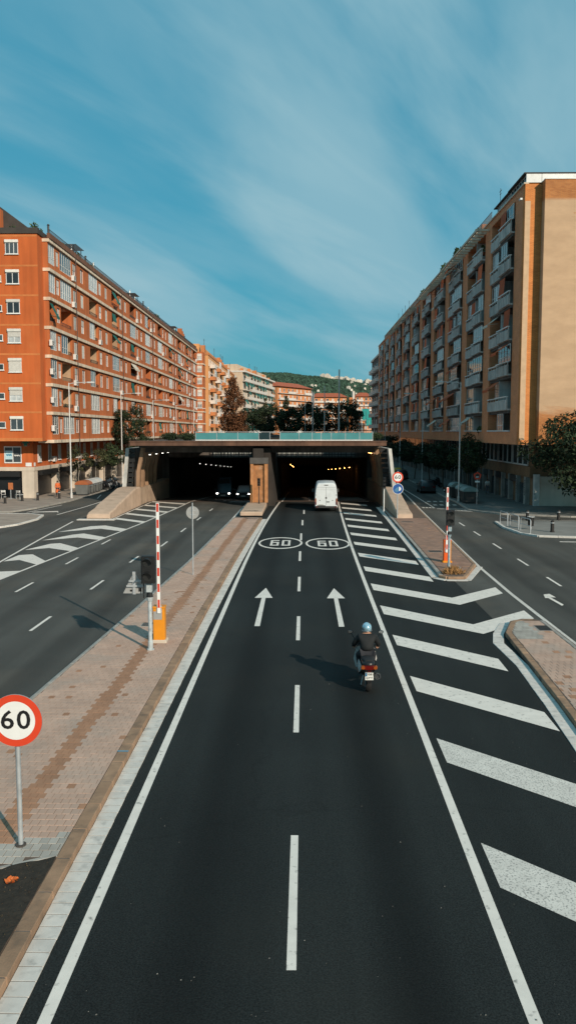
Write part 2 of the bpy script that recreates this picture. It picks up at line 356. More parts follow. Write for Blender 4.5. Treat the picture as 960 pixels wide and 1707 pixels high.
# hatched area to the right: slanting bars every 4.95 m
for k in range(-1, 15):
    y1 = 13.88 + 4.95*k; w = 1.42; x0 = 3.08 + 0.022*max(k,0) + shift(y1)*0.62
    xr = 6.1 if k < 6 else 6.2
    if k < 2: xr = 7.4 if k < 1 else 6.06
    sl_ = -1.04
    if k < 0: xr = 7.2
    m = M_PAINTW if k < 2 else M_PAINT
    if k in (4, 5):
        xm, ym = 6.33 + 0.1*(k-4), y1 + sl_*3.2
        pts = [(x0, y1-w-0.2), (xm, ym-1.45), (8.76, ym+1.02), (8.76, ym+2.45), (xm-0.06, ym), (x0, y1)]
    else:
        pts = [(x0, y1-w), (xr-0.02, y1-w+sl_*(xr-x0)*0.98), (xr, y1+sl_*(xr-x0)), (x0, y1)]
    if y1 < 86: mark('hatch_bar', pts, m, ROAD if k in (4,5) else MAIN, 0.0085)
# ---------------------------------------------------------------- left carriageway markings
def gp(l): return [g(*p) for p in l]
strip('edge_line', [(-15.35, 22), (-14.95,30), (-14.42,39.4), (-13.35,52), (-12.26,64.66), (-11.43,78.2), (-11.2, 83.8)], 0.15, parent=ROAD, z=0.004)
strip('edge_line', [(-14.0,20), (-15.3, 34), (-16.34,44.8), (-17.2,55), (-17.95,65.3)], 0.14, parent=ROAD, z=0.004)
strip('edge_line', [(-7.72,8), (-7.14,21.5), (-6.62,32.3), (-6.12,45.3), (-5.62,67.5), (-5.45,79.6), (-5.4, 83.8)], 0.15, parent=ROAD, z=0.004)
for pts in ([(6,936),(32,925.5),(55,924),(78,936),(61,941),(33,933.5)], [(41,917),(85,906.5),(101,905.5),(133,914),(120,919),(82,913.5)],
            [(70,901),(122,891.3),(140,889.3),(178,896),(165,900),(130,896)], [(97,887),(152,877.3),(176,876),(212,882),(201,885.5),(168,881.3)],
            [(-20,955),(0,953),(38,951.5),(0,966),(-40,972)]):
    mark('chevron_marking', gp(pts), M_PAINT, ROAD, 0.0045)
yy = 64.5
for k in range(5):                                 # bars between the wing wall and the left lane
    yb = 65.5 + 4.1*k
    if yb > 82: break
    xa = -15.1; xb = -12.45 + 0.055*(yb-62)
    mark('hatch_bar', [(xa, yb+1.6), (xb, yb-1.2), (xb, yb-0.1), (xa, yb+2.7)], M_PAINT, ROAD, 0.0045)
strip('edge_line', [(-15.25,66.9),(-15.05,83.8)], 0.13, parent=ROAD, z=0.0045)
for x, ys in ((-12.62, (20.0, 28.2, 36.3, 44.1, 52.0)), (-9.62, (21.4, 29.1, 36.95, 44.7))):
    for y in ys:
        xx = x + (0.004*(y-30) if x < -12 else 0.022*(y-29)); mark('lane_dash', [(xx-0.06,y),(xx+0.06,y),(xx+0.09,y+2.35),(xx-0.03,y+2.35)], M_PAINT, ROAD, 0.004)
for y in (51.1, 58.6, 66.4, 74.2):
    xx = -8.66 + 0.02*(y-51); mark('lane_dash', [(xx-0.06,y),(xx+0.06,y),(xx+0.09,y+2.3),(xx-0.03,y+2.3)], M_PAINT, ROAD, 0.004)
# left side street
strip('edge_line', [(-20.75,70.6),(-20.3,78),(-20.1,85.6),(-20.1,120)], 0.14, parent=ROAD, z=0.004)
strip('edge_line', [(-24.0,72.6),(-23.0,80)], 0.12, parent=ROAD, z=0.004)
mark('arrow_marking', [(-23.6,72.6),(-21.4,73.0),(-20.95,71.6),(-21.6,73.9),(-23.5,73.2)], M_PAINT, ROAD, 0.0045)
mark('lane_dash', [(-21.6,88),(-21.5,88),(-22.3,93),(-22.4,93)], M_PAINT, ROAD, 0.004)
# right side street
strip('edge_line', [(9.2,8), (9.1,27.5), (9.1,36.2), (9.25,43.6), (9.85,57.8), (10.66,75.6), (11.3,88), (11.95,103.3), (13.2,130)], 0.16, M_PAINTW, ROAD, 0.004)
for y in (17.5, 24.4, 31.3, 38.1, 44.0, 50.4, 56.8, 62.6):
    xx = 11.83 + 0.0135*(y-38) if y < 60 else 12.13
    mark('lane_dash', [(xx-0.06,y),(xx+0.06,y),(xx+0.1,y+2.4),(xx-0.02,y+2.4)], M_PAINT, ROAD, 0.004)
strip('edge_line', [(12.22,77.5),(12.42,103.3),(12.7,130)], 0.12, parent=ROAD, z=0.0045)
strip('stop_line', [(12.3,76.6),(15.0,76.3)], 0.35, M_PAINTW, ROAD, 0.0055)
for k in range(4): strip('crossing_bar', [(13.5+0.35*k,74.9+0.1*k),(15.0,74.0+0.55*k)], 0.2, M_PAINTW, ROAD, 0.0065)
for k in range(4):
    x = 12.6 + 0.62*k
    mark('worn_lettering_mark', [(x,80.2),(x+0.35,80.2),(x+0.35,81.2),(x,81.2)], M_PAINTW, ROAD, 0.0045)
    mark('worn_lettering_mark', [(x,84.2),(x+0.35,84.2),(x+0.35,85.2),(x,85.2)], M_PAINTW, ROAD, 0.0045)
    mark('worn_lettering_mark', [(11.15+0.3*k,77.4),(11.35+0.3*k,77.4),(11.35+0.3*k,78.2),(11.15+0.3*k,78.2)], M_PAINTW, ROAD, 0.0052)
a = gp([(905,991),(915,990),(926,996),(917,996),(939,1008),(936,1010),(913,997),(908,997)])
mark('arrow_marking', a, M_PAINT, ROAD, 0.004)
strip('edge_line', [(16.5,53.7),(20.5,53.3),(40,52.5)], 0.3, M_PAINT, ROAD, 0.004)
for k in range(2): strip('edge_line', [(16.6,66.0+k*0.75),(40,65.9+k*0.75)], 0.14, M_PAINTW, ROAD, 0.004)

# ---------------------------------------------------------------- medians, kerbs, gutters, sidewalks
STONES = {}
def stone_mesh(name, L, w, h, b, m):
    k = (name, round(L,3), w, h, m.name)
    if k not in STONES:
        STONES[k] = MB().bbox(-L/2, L/2, -w/2, w/2, 0, h, b).mesh(name); STONES[k].materials.append(m)
    return STONES[k]
def run(name, cl, L, w, h, parent, m, gap=0.012, b=0.012, z=0.0, jit=None):
    """a row of stones laid end to end along a line"""
    for i in range(len(cl)-1):
        a = Vector(cl[i]); d = Vector(cl[i+1]) - a; n = max(1, round(d.length / L)); l = d.length / n; ang = math.atan2(d.y, d.x); d.normalize()
        l5 = round(l*50)/50
        for k in range(n):
            c = a + d*(l*(k+0.5))
            obj(name, stone_mesh(name, l5-gap, w, h, b, m), None, parent, (c.x + random.uniform(-.004,.004), c.y, z + random.uniform(-1, 0.8) * (.0012 if name == 'gutter_slab' else .004)), ang + random.uniform(-.004,.004))
def pavers(parent, xl, xr, y0, y1, px, py, top, mf, limit, inside=None):
    """stretcher-laid pavers; the nearest ones are single pieces, the rest one joined part"""
    cells = []; y = y0; r = 0
    while y < y1:
        a, b = xl(y + py/2), xr(y + py/2)
        x0 = math.floor(a/px)*px + ((r % 2) * px * 0.5) - px
        while x0 < b:
            c0, c1 = max(x0, a), min(x0 + px, b)
            if c1 - c0 > 0.03 and (inside is None or inside((c0+c1)/2, y + py/2)): cells.append(((c0+c1)/2, y + py/2, c1-c0))
            x0 += px
        y += py; r += 1
    cells.sort(key=lambda c: c[1]); rest = {}
    for i, (x, y, pw) in enumerate(cells):
        m = mf(x, y)
        if i < limit:
            o = obj('paver', stone_mesh('paver', round(pw, 2)-0.008, py-0.008, 0.05, 0.004, m), None, parent, (x, y, top-0.05+random.uniform(-.003,.002)), random.uniform(-.006,.006))
        else:
            dz = random.uniform(-.003, .002); q = 0.004; zt = top+dz; hx, hy = pw/2-q, py/2-q
            rest.setdefault(m.name, MB()).add([(x-hx,y-hy,zt),(x+hx,y-hy,zt),(x+hx,y+hy,zt),(x-hx,y+hy,zt),(x-hx,y-hy,zt-.03),(x+hx,y-hy,zt-.03),(x+hx,y+hy,zt-.03),(x-hx,y+hy,zt-.03)],
                 [(0,1,2,3),(4,5,1,0),(5,6,2,1),(6,7,3,2),(7,4,0,3)])
    for k, mb in rest.items(): obj('distant_pavers', mb, bpy.data.materials[k], parent, kind='stuff')
def interp(pts):
    pts = sorted(pts, key=lambda p: p[1])
    def f(y):
        if y <= pts[0][1]: a, b = pts[0], pts[1]
        elif y >= pts[-1][1]: a, b = pts[-2], pts[-1]
        else:
            for a, b in zip(pts, pts[1:]):
                if a[1] <= y <= b[1]: break
        return a[0] + (b[0]-a[0])*(y-a[1])/(b[1]-a[1])
    return f
# left median
KH = 0.14
mr_pts = [(-3.74, 5), (-3.74, 14), (-3.70, 32), (-3.60, 45), (-3.45, 55), (-3.20, 67.2)]
ml_pts = [(-7.75, 5), (-7.06, 21.5), (-6.54, 32.3), (-6.04, 45.3), (-5.54, 67.2)]
mxr, mxl = interp(mr_pts), interp(ml_pts)
MED = obj('median_pavement', MB().prism([(p[0]-.02, p[1]) for p in mr_pts] + [(p[0]+.02, p[1]) for p in ml_pts[::-1]], -0.01, KH-0.011), M_PAVB, kind='structure', label='pink brick median between the carriageways', cat='pavement')
run('kerb_stone', [(p[0]-0.125, p[1]) for p in mr_pts], 1.0, 0.25, KH, MED, M_KERB, gap=.008, b=0.012)
run('kerb_stone', [(p[0]+0.06, p[1]) for p in ml_pts], 1.0, 0.12, KH, MED, M_KERBG, b=0.015)
gut = [(p[0]+0.175, p[1]) for p in mr_pts]
M_MORT = mat('joint_mortar', (0.11,0.10,0.09), .95, .3, 4)
def joint_bed(cl, w, h, parent): strip('joint_bed', cl, w, M_MORT, parent, h)
joint_bed(gut, .31, .0185, MAIN); joint_bed([(p[0]-.125, p[1]) for p in mr_pts], .2, KH-.006, MED)
run('gutter_slab', gut, 0.30, 0.33, 0.022, MAIN, M_GUT, gap=0.014, b=0.002)
def soil_edge(x): return 13.05 + (x + 4.0) * 0.52
def pmat(x, y):
    if y < soil_edge(x) + 0.9 and x > -6: return M_PAVG
    if abs(x + 5.12 - 0.012*(y-16)) < 0.2: return M_PAVO
    return M_PAV if random.random() < 0.985 else M_PAVO
pavers(MED, lambda y: mxl(y)+0.13, lambda y: mxr(y)-0.255, 11.5, 67.0, 0.15, 0.22, KH-0.004, pmat, 300, inside=lambda x, y: y > soil_edge(x)+0.12)
# soil bed at the near end of the median
bed = [(-7.3, 5.0), (-3.99, 5.0), (-3.99, 13.0), (-5.2, 12.4), (-7.3, 11.3)]
SB = MB(); nx, ny = 26, 60; vs_ = []; fs_ = []
for j in range(ny+1):
    for i in range(nx+1):
        x = -7.3 + 3.31*i/nx; y1_ = soil_edge(x); y = 5 + (y1_-5)*j/ny
        vs_.append((x, y, KH + 0.004 + random.uniform(-.016, .016)))
for j in range(ny):
    for i in range(nx): fs_.append((j*(nx+1)+i, j*(nx+1)+i+1, (j+1)*(nx+1)+i+1, (j+1)*(nx+1)+i))
SB.add(vs_, fs_); SOIL = obj('soil_bed', SB, M_SOIL, smooth=60, kind='structure', label='dark soil bed at the near end of the brick median', cat='soil')
run('edging_stone', [(-3.99, soil_edge(-3.99)+.05), (-7.2, soil_edge(-7.2)+.05)], 0.8, 0.09, KH+0.005, MED, M_KERBG)
lf = MB(); random.seed(11)
for k in range(1500):
    x = random.uniform(-6.9, -4.05); y = random.uniform(8.0, soil_edge(x)-0.05); a = random.uniform(0, 6.3); s_ = random.uniform(.006, .018); z = KH + .012 + random.uniform(0, .015)
    c, s2 = math.cos(a)*s_, math.sin(a)*s_
    lf.poly([(x+c, y+s2, z), (x-s2*.5, y+c*.5, z+random.uniform(0,.02)), (x-c, y-s2, z), (x+s2*.5, y-c*.5, z+random.uniform(0,.01))])
obj('leaf_litter', lf, mat('leaf_litter', (0.07, 0.045, 0.022), 0.9, 0.3, 5, island=0.8), kind='stuff', label='dry leaf crumbs scattered on the soil bed', cat='leaves')
M_OLEAF = mat('orange_leaf', (0.55, 0.13, 0.025), 0.6, 0.2, 20)
for (u, v, s_, nm) in ((18, 1470, .10, 'larger fallen orange leaf on the dark soil bed'), (25, 1468, .065, 'smaller fallen orange leaf beside the larger one on the soil')):
    x, y = g(u, v, KH)
    L = MB(); n = 14; pts = [(s_*(0.6+0.4*abs(math.sin(2.5*t*2*math.pi/n)))*math.cos(t*2*math.pi/n), s_*(0.6+0.4*abs(math.sin(2.5*t*2*math.pi/n)))*math.sin(t*2*math.pi/n)) for t in range(n)]
    L.add([(0, 0, 0.012)] + [(p[0], p[1], 0.03 + random.uniform(0, .03)) for p in pts] , [(0, i+1, (i+1)%n+1) for i in range(n)])
    L.add([(0,0,0.0)] + [(p[0], p[1], 0.026) for p in pts], [(0, (i+1)%n+1, i+1) for i in range(n)])
    obj('fallen_leaf', L, M_OLEAF, loc=(x, y, KH-0.005), label=nm, cat='leaf')
mark('blue_paint_mark', [(-3.99,17.55),(-3.745,17.55),(-3.745,17.61),(-3.99,17.61)], mat('blue_mark', (0.08,0.28,0.40), .6, 0), MED, KH+.006)
# left median carries on as a bare strip beside the portal plinth
# right median
rl = [(6.62, 40.3), (6.8, 49.0), (7.12, 67), (7.25, 78)]
rr = [(9.1, 43.8), (9.72, 57.7), (10.5, 75.5), (10.75, 79.5)]
tip = [(6.95, 39.75), (7.75, 39.75)]
rxl, rxr = interp([(6.5,39.7)]+rl), interp([(8.0,40.2)]+rr)
rpoly = [(rl[0][0]+.05, rl[0][1])] + tip + rr + [(8.6, 79.5)] + rl[::-1][:-1]
RMED = obj('right_median_pavement', MB().prism(rpoly, -0.012, KH-0.011), M_PAVB, kind='structure', label='narrow brick median between hatched area and right side street', cat='pavement')
M_PAVR = mat('paver_rose_dull', (0.27, 0.165, 0.12), 0.88, 0.16, 1.1, rnd=0.1, island=0.12)
run('kerb_stone', [(p[0]+0.1, p[1]) for p in rl], 1.0, 0.2, KH, RMED, M_KERBG, b=0.02)
run('kerb_stone', [(p[0]-0.08, p[1]) for p in rr], 1.0, 0.16, KH, RMED, M_KERB, b=0.02)
run('kerb_stone', [(6.65,40.25), (6.95,39.8), (7.75,39.8), (9.0,43.65)], 0.8, 0.18, KH, RMED, M_KERB, b=0.02)
joint_bed([(p[0]-0.2, p[1]) for p in rl], .32, .0185, MAIN)
run('gutter_slab', [(p[0]-0.2, p[1]) for p in rl] , 0.6, 0.34, 0.022, MAIN, M_GUT, gap=0.01, b=0.004)
run('gutter_slab', [(6.4,40.1), (6.85,39.5), (7.85,39.5), (9.25,43.5)], 0.6, 0.32, 0.022, ROAD, M_GUT, gap=0.01, b=0.004)
pavers(RMED, lambda y: rxl(y)+0.25, lambda y: rxr(y)-0.2, 40.4, 67.0, 0.22, 0.22, KH-0.004, lambda x, y: M_PAVR if random.random() < .96 else M_PAVO, 0)
pavers(RMED, lambda y: rxl(y)+0.2, lambda y: 7.7 if y < 79 else rxl(y), 67.0, 78.0, 0.22, 0.22, KH-0.004, lambda x, y: M_PAVR, 0)
# near right island
il = [(6.30, 5.0), (6.42, 18.0), (6.66, 21.5), (6.84, 25), (7.02, 28.6)]
ir = [(8.95, 5.0), (8.9, 30.4)]
itop = [(7.62, 30.4), (8.1, 30.75), (8.55, 30.75)]
ixl, ixr = interp(il + [(7.6, 30.4)]), interp([(8.9,5),(8.9,31)])
ISL = obj('island_pavement', MB().prism(il + itop + ir[::-1], -0.012, KH-0.011), M_PAVB, kind='structure', label='brick traffic island at the right edge of the picture', cat='pavement')
run('kerb_stone', [(p[0]+0.11, p[1]) for p in il] + [(7.7, 30.25), (8.1, 30.62), (8.55, 30.62)], 1.0, 0.22, KH, ISL, M_KERB, b=0.02)
run('kerb_stone', [(8.8, 5), (8.8, 30.5)], 1.0, 0.16, KH, ISL, M_KERBG, b=0.02)
joint_bed([(p[0]-0.2, p[1]) for p in il[:-1]] + [(6.55, 27.6), (6.85, 28.9)], .34, .0185, MAIN)
run('gutter_slab', [(p[0]-0.2, p[1]) for p in il[:-1]] + [(6.55, 27.6), (6.85, 28.9), (7.45, 30.5)], 0.5, 0.36, 0.022, MAIN, M_GUT, gap=0.01, b=0.004)
pavers(ISL, lambda y: ixl(y)+0.24, lambda y: ixr(y)-0.19, 16.0, 30.4, 0.2, 0.3, KH-0.004, lambda x, y: (M_PAVG if y > 27.6 and x < 8.2 else (M_PAV if random.random() < .93 else M_PAVO)), 300)
# drain covers
def cover(x, y, w, d, lab, z=KH, par=None):
    t = thing('drain_cover', lab, 'drain cover', (x, y, z-0.004)); obj('frame', MB().box(-w/2-.04, w/2+.04, -d/2-.04, d/2+.04, -0.01, 0.006), M_KERBG, t)
    o = MB()
    for k in range(7): o.box(-w/2 + w*k/7+.01, -w/2 + w*(k+1)/7-.01, -d/2, d/2, 0.0, 0.014)
    obj('grate', o, M_DARKM, t)
x, y = g(905, 1047, KH); cover(x, y, 0.46, 0.75, 'dark iron drain cover on the right brick island')
x, y = g(418, 867, KH); cover(x, 66.3, 0.95, 0.35, 'dark drain cover in front of the concrete plinth')
x, y = g(725, 919, KH); cover(x, y, 0.75, 0.55, 'dark drain cover on the right median behind the barrier')
x, y = g(757, 946, KH); cover(x, y, 0.5, 0.5, 'small drain cover beside the right barrier')
x, y = g(679, 870, KH); cover(x, y, 0.85, 0.4, 'dark drain cover at the foot of the right concrete wing')
x, y = g(326, 1043, KH) if False else g(246, 1041, KH); cover(x, y, 0.35, 0.55, 'small dark drain cover left of the yellow barrier box')
# sidewalks
def slabs(parent, poly, z, m, step, y1):
    pass
LSW = obj('left_sidewalk', MB().prism([(-80,72.4),(-25.3,72.4),(-24.3,76),(-23.45,84),(-23.4,110),(-23.4,330),(-80,330)], -0.014, 0.12), M_SIDEL, kind='structure', label='brownish sidewalk along the orange apartment block', cat='sidewalk')
run('kerb_stone', [(-45,72.35),(-25.3,72.35),(-24.25,76),(-23.38,84),(-23.33,135)], 1.2, 0.16, 0.13, LSW, M_KERBG)
LIS = obj('left_island_pavement', MB().prism([(-80,58.5),(-24.0,59.2),(-22.4,60.2),(-21.5,62.4),(-21.2,66.3),(-21.7,69.4),(-23,70.4),(-80,70.6)], -0.013, 0.11), M_SIDEL, kind='structure', label='brown paved corner island left of the side street', cat='pavement')
run('kerb_stone', [(-40,58.7),(-24.0,59.1),(-22.3,60.15),(-21.4,62.4),(-21.1,66.3),(-21.6,69.4),(-23,70.5),(-40,70.6)], 1.0, 0.2, 0.125, LIS, M_GUT)
M_SIDER = mat('sidewalk_slab_shaded', (0.13, 0.135, 0.125), 0.9, 0.15, 0.8)  # darker than the corner pavement: the shade lying here put into the colour
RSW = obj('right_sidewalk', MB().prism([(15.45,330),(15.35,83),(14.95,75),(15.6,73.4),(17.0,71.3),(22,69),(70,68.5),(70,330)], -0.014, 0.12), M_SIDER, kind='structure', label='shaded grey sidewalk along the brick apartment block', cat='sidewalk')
run('kerb_stone', [(15.38,135),(15.28,83),(14.88,75),(15.55,73.35),(16.95,71.25),(22,68.95),(40,68.6)], 1.0, 0.16, 0.13, RSW, M_KERBG)
RIS = obj('right_corner_pavement', MB().prism([(14.95,65.0),(14.75,61),(15.1,57.5),(15.9,56.2),(18.2,55.5),(70,54),(70,65.2)], -0.013, 0.12), mat('sidewalk_light', (0.20,0.195,0.18), 0.9, 0.15, 0.8), kind='structure', label='grey sidewalk corner with hoop railing on the right', cat='sidewalk')
run('kerb_stone', [(15.0,65.0),(14.72,61),(15.05,57.5),(15.85,56.15),(18.2,55.45),(40,54.8)], 1.0, 0.22, 0.13, RIS, M_GUT)
# ---------------------------------------------------------------- tunnel: floor, deck, walls, portal
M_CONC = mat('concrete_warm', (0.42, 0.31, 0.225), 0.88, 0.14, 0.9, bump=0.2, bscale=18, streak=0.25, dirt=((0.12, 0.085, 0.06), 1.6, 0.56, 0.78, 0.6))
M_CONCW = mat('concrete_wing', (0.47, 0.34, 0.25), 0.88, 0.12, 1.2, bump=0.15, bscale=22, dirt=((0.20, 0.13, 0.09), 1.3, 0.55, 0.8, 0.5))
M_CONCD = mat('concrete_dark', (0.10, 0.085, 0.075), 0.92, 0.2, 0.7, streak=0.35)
M_CONCP = mat('concrete_pale', (0.50, 0.49, 0.46), 0.85, 0.15, 1.5, streak=0.3)
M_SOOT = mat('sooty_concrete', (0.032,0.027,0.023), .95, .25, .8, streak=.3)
M_FIN = mat('fin_concrete', (0.27,0.165,0.10), .9, .2, 1.2, streak=.3)
M_CONCM = mat('concrete_mid', (0.20,0.21,0.20), .9, .3, 1.2)
M_FASC = mat('fascia_rust_brown', (0.115, 0.058, 0.036), 0.8, 0.25, 0.8, streak=0.3, rnd=0.12)
M_TFLOOR = mat('tunnel_asphalt_lamp_brown', (0.075, 0.05, 0.036), 0.8, 0.15, 0.6)  # brown of shade and warm lamp light put into the asphalt colour
M_BLACK = mat('black_metal', (0.010, 0.010, 0.010), 0.55, 0.2, 5)
M_STEEL = mat('galvanised_steel', (0.42, 0.44, 0.45), 0.5, 0.15, 6, metal=0.4)
M_WHITEM = mat('white_metal', (0.66, 0.66, 0.64), 0.5, 0.08, 4)
def tz(y): return -(y-84)*0.05 if y > 84 else 0.0
TF = MB()
for (xa, xb) in ((-15.6, 8.2),):
    TF.poly([(xa,83.95,0.0),(xb,83.95,0.0),(xb,240,tz(240)),(xa,240,tz(240))])
TFO = obj('tunnel_floor', TF, M_TFLOOR, kind='structure', label='road surface descending into the dark tunnel', cat='road')
def tmark(name, x0, x1, y0, y1, sk=0.0):
    obj(name, MB().poly([(x0,y0,tz(y0)+.005),(x1,y0+sk,tz(y0+sk)+.005),(x1,y1+sk,tz(y1+sk)+.005),(x0,y1,tz(y1)+.005)]), M_PAINT, TFO)
tmark('edge_line', -2.1, -1.95, 84.5, 130); tmark('edge_line', 3.55, 3.7, 84.5, 130); tmark('edge_line', -11.3, -11.15, 84.5, 130)
for k in range(6): tmark('lane_dash', 0.75, 0.87, 89+8*k, 92+8*k); tmark('lane_dash', -8.1, -7.98, 86+8*k, 88.5+8*k)
for k in range(4): tmark('hatch_bar', 3.9, 6.8, 88+4.5*k, 89.3+4.5*k, -3)
DK = thing('tunnel_deck', 'wide concrete deck with rust brown fascia roofing over both tunnel bores', 'tunnel', (0, 78, 0))
def D(name, mb, m, smooth=None):
    mb.v = [(a, b-78, c) for (a, b, c) in mb.v]; return obj(name, mb, m, DK, smooth=smooth)
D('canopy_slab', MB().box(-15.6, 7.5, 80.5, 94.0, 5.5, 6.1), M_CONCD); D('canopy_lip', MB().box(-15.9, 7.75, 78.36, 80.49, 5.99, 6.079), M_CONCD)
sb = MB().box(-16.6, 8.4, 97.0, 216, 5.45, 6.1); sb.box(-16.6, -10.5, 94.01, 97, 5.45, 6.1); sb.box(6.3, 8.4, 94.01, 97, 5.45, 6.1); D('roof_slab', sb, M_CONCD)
D('planting_soil', MB().box(-16.4, 8.2, 97.4, 215.8, 6.1, 6.25), M_SOIL)
x = -15.95                                                    # fascia boards, butted
n = 12
for k in range(n):
    a = x + 23.75*k/n; D('fascia_board', MB().box(a+.006, a+23.75/n-.006, 78.0, 78.35, 5.72, 6.08), M_FASC)
D('fascia_coping', MB().box(-16.0, 7.85, 77.93, 80.4, 6.083, 6.16), M_FASC)
# lintel of the inner bore behind the light well
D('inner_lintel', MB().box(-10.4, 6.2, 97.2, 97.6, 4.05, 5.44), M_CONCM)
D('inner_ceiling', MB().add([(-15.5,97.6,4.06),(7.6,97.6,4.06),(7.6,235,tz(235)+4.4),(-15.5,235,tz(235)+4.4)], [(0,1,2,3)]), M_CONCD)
gr = MB()
for (xa, xb) in ((-10.3,-5.2), (-2.8, 6.1)):
    for z in (4.1, 4.38, 4.66, 4.94): gr.box(xa, xb, 96.6, 96.65, z, z+.07)
    xx = xa
    while xx < xb: gr.box(xx, xx+.07, 96.55, 96.6, 4.06, 5.2); xx += random.choice([.3,.42,.6])
D('well_grille', gr, M_BLACK)
D('lintel_end', MB().box(-15.5, -10.4, 97.2, 97.6, 4.05, 5.44), M_CONCD); D('lintel_end', MB().box(6.2, 7.6, 97.2, 97.6, 4.05, 5.44), M_CONCD)
for yy in (82, 86, 93.0): D('cross_beam', MB().box(-15.5, 7.4, yy, yy+0.5, 4.79 if yy > 90 else 5.0, 5.498), M_CONCD)
# side walls, leaning
for sgn, name in ((-1, 'l'), (1, 'r')):
    if sgn < 0: prof = [(-17.35,0),(-16.95,0),(-16.45,5.45),(-16.75,5.45)]
    else: prof = [(9.0,0),(8.65,0),(8.0,5.45),(8.3,5.45)]
    ys_ = 79.9 if sgn < 0 else 78.4
    D('outer_wall', MB().extr([(p[0],ys_,p[1]) for p in prof], (0,215-ys_,0)), M_CONCP)
    xi = -15.45 if sgn < 0 else 7.55
    w = MB()
    if sgn < 0: w.extr([(-15.45,79.5,-1.5),(-16.6,79.5,-1.5),(-16.6,79.5,1.62),(-15.45,79.5,1.62)], (0,18.3,0))
    else: w.extr([(7.55,79.5,-1.5),(8.3,79.5,-1.5),(8.3,79.5,1.72),(7.55,79.5,1.72)], (0,18.3,0))
    D('dado_wall', w, M_CONC if sgn < 0 else M_FIN)  # right side darker: its unlit face put into the colour
    w = MB(); xb = -16.3 if sgn < 0 else 8.25
    w.box(min(xb, xb+.1*sgn), max(xb, xb+.1*sgn), 80.6, 98.2, 1.6, 5.44)
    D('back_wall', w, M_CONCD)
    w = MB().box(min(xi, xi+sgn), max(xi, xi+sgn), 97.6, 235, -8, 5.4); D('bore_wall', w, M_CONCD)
    for k in range(5):                               # buttress fins leaning in to carry the slab
        yy = (80.0 if sgn < 0 else 81.3) + 2.3*k; e = -sgn
        base = -15.95 if sgn < 0 else 7.95
        f = [(base+e*0.1, 1.6), (base+e*0.40, 1.6), (base+e*0.48, 3.3), (base+e*0.98, 5.5), (base+e*0.62, 5.5), (base+e*0.16, 3.2)]
        D('buttress_fin', MB().extr([(p[0], yy, p[1]) for p in f], (0, 0.5, 0)), M_FIN)
    lad = MB()
    for k in range(8):
        z = 1.75 + 0.47*k; xo = (-16.95+0.092*(z-0)) if sgn < 0 else (8.62-0.118*z)
        lad.box(min(xo+(-sgn)*.02, xo+(-sgn)*0.62), max(xo+(-sgn)*.02, xo+(-sgn)*0.62), 80.1, 80.25, z, z+.36)
    D('slatted_screen', lad, M_BLACK)
D('end_wall', MB().box(-16, 8.5, 235, 236, -9, 5), M_CONCD)
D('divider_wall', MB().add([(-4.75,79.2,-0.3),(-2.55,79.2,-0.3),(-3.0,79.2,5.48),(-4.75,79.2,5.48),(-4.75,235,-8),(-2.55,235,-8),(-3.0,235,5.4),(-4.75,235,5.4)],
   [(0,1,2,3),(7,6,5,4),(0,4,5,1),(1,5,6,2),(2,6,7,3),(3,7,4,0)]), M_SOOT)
# little lit lamps along the bores
M_LAMPW = mat('lamp_white', (0.8,0.8,0.8), 0.5, 0, emit=(1.0,0.95,0.85), estr=4.0)
M_LAMPO = mat('lamp_sodium', (0.8,0.5,0.2), 0.5, 0, emit=(1.0,0.42,0.10), estr=26.0)
def lamp(x, y, z, m, lab, grp, sx=.05, sy=.55):
    t = thing('tunnel_lamp', lab, 'lamp', (x, y, z), 0, grp); obj('housing', MB().box(-sx-.03, sx+.03, -sy/2-.05, sy/2+.05, 0.03, 0.14), M_STEEL, t); obj('tube', MB().box(-sx, sx, -sy/2, sy/2, -0.02, 0.029), m, t)
ORD = ['first','second','third','fourth','fifth','sixth','seventh','eighth','ninth']
for k in range(7): lamp(-14.7, 81.2+3.7*k, 4.8 - 0.02*k, M_LAMPW, ORD[k] + ' white tube lamp from the mouth, high on the left tunnel wall', 'white tube lamps in the left bore')
for k in range(8): lamp(-13.6, 112+7*k, 2.75-0.36*k, M_LAMPW, ORD[k] + ' faint white lamp of the row deep inside the left bore', 'faint lamps deep in the left bore', .05, .3)
for k in range(6): lamp(6.6-.0035*(7*k)**1.6, 118+12*k, 2.0-0.6*k, M_LAMPO, ORD[k] + ' orange lamp of the curved row deep inside the right bore', 'sodium lamps in the right bore', .07, .35)
for k in range(2): lamp(6.9, 84.5+2.5*k, 4.86, M_LAMPO, ORD[k] + ' orange lamp under the canopy by the right wall', 'sodium lamps under the canopy', .04, .4)
for k in range(4): lamp(-1.6, 118+14*k, 2.4-0.7*k, M_LAMPO, ORD[k] + ' orange lamp along the dividing wall of the right bore', 'sodium lamps along the dividing wall', .05, .3)

# wing walls: long concrete wedges running out from the portal
def wing(name, x0, x1, y0, y1, h, lab):
    t = thing(name, lab, 'wall', (x0, y0, 0)); w = x1-x0; L = y1-y0; b = 0.10
    prof = [(0.15, 0.0), (0.0, 0.12), (0.08, 0.42), (0.35, 0.56), (2.4, 0.72), (3.2, 0.9), (L-2.2, h), (L, h)]
    rings = []
    for (py, pz) in prof:
        rings.append([(0, py, 0.0 if py > .16 else 0.0), (0, py, max(pz-b, 0)), (b, py, pz), (w-b, py, pz), (w, py, max(pz-b, 0)), (w, py, 0.0)])
    obj('wedge', MB().loft(rings, True, True), M_CONCW, t, smooth=25); return t
wing('concrete_wing_wall', -17.25, -15.4, 66.8, 79.85, 1.78, 'long sloping pink concrete wing wall on the left of the tunnel mouth')
wing('concrete_wing_wall', 7.6, 8.85, 67.0, 79.85, 1.86, 'sloping pink concrete wing wall behind the blue round sign')
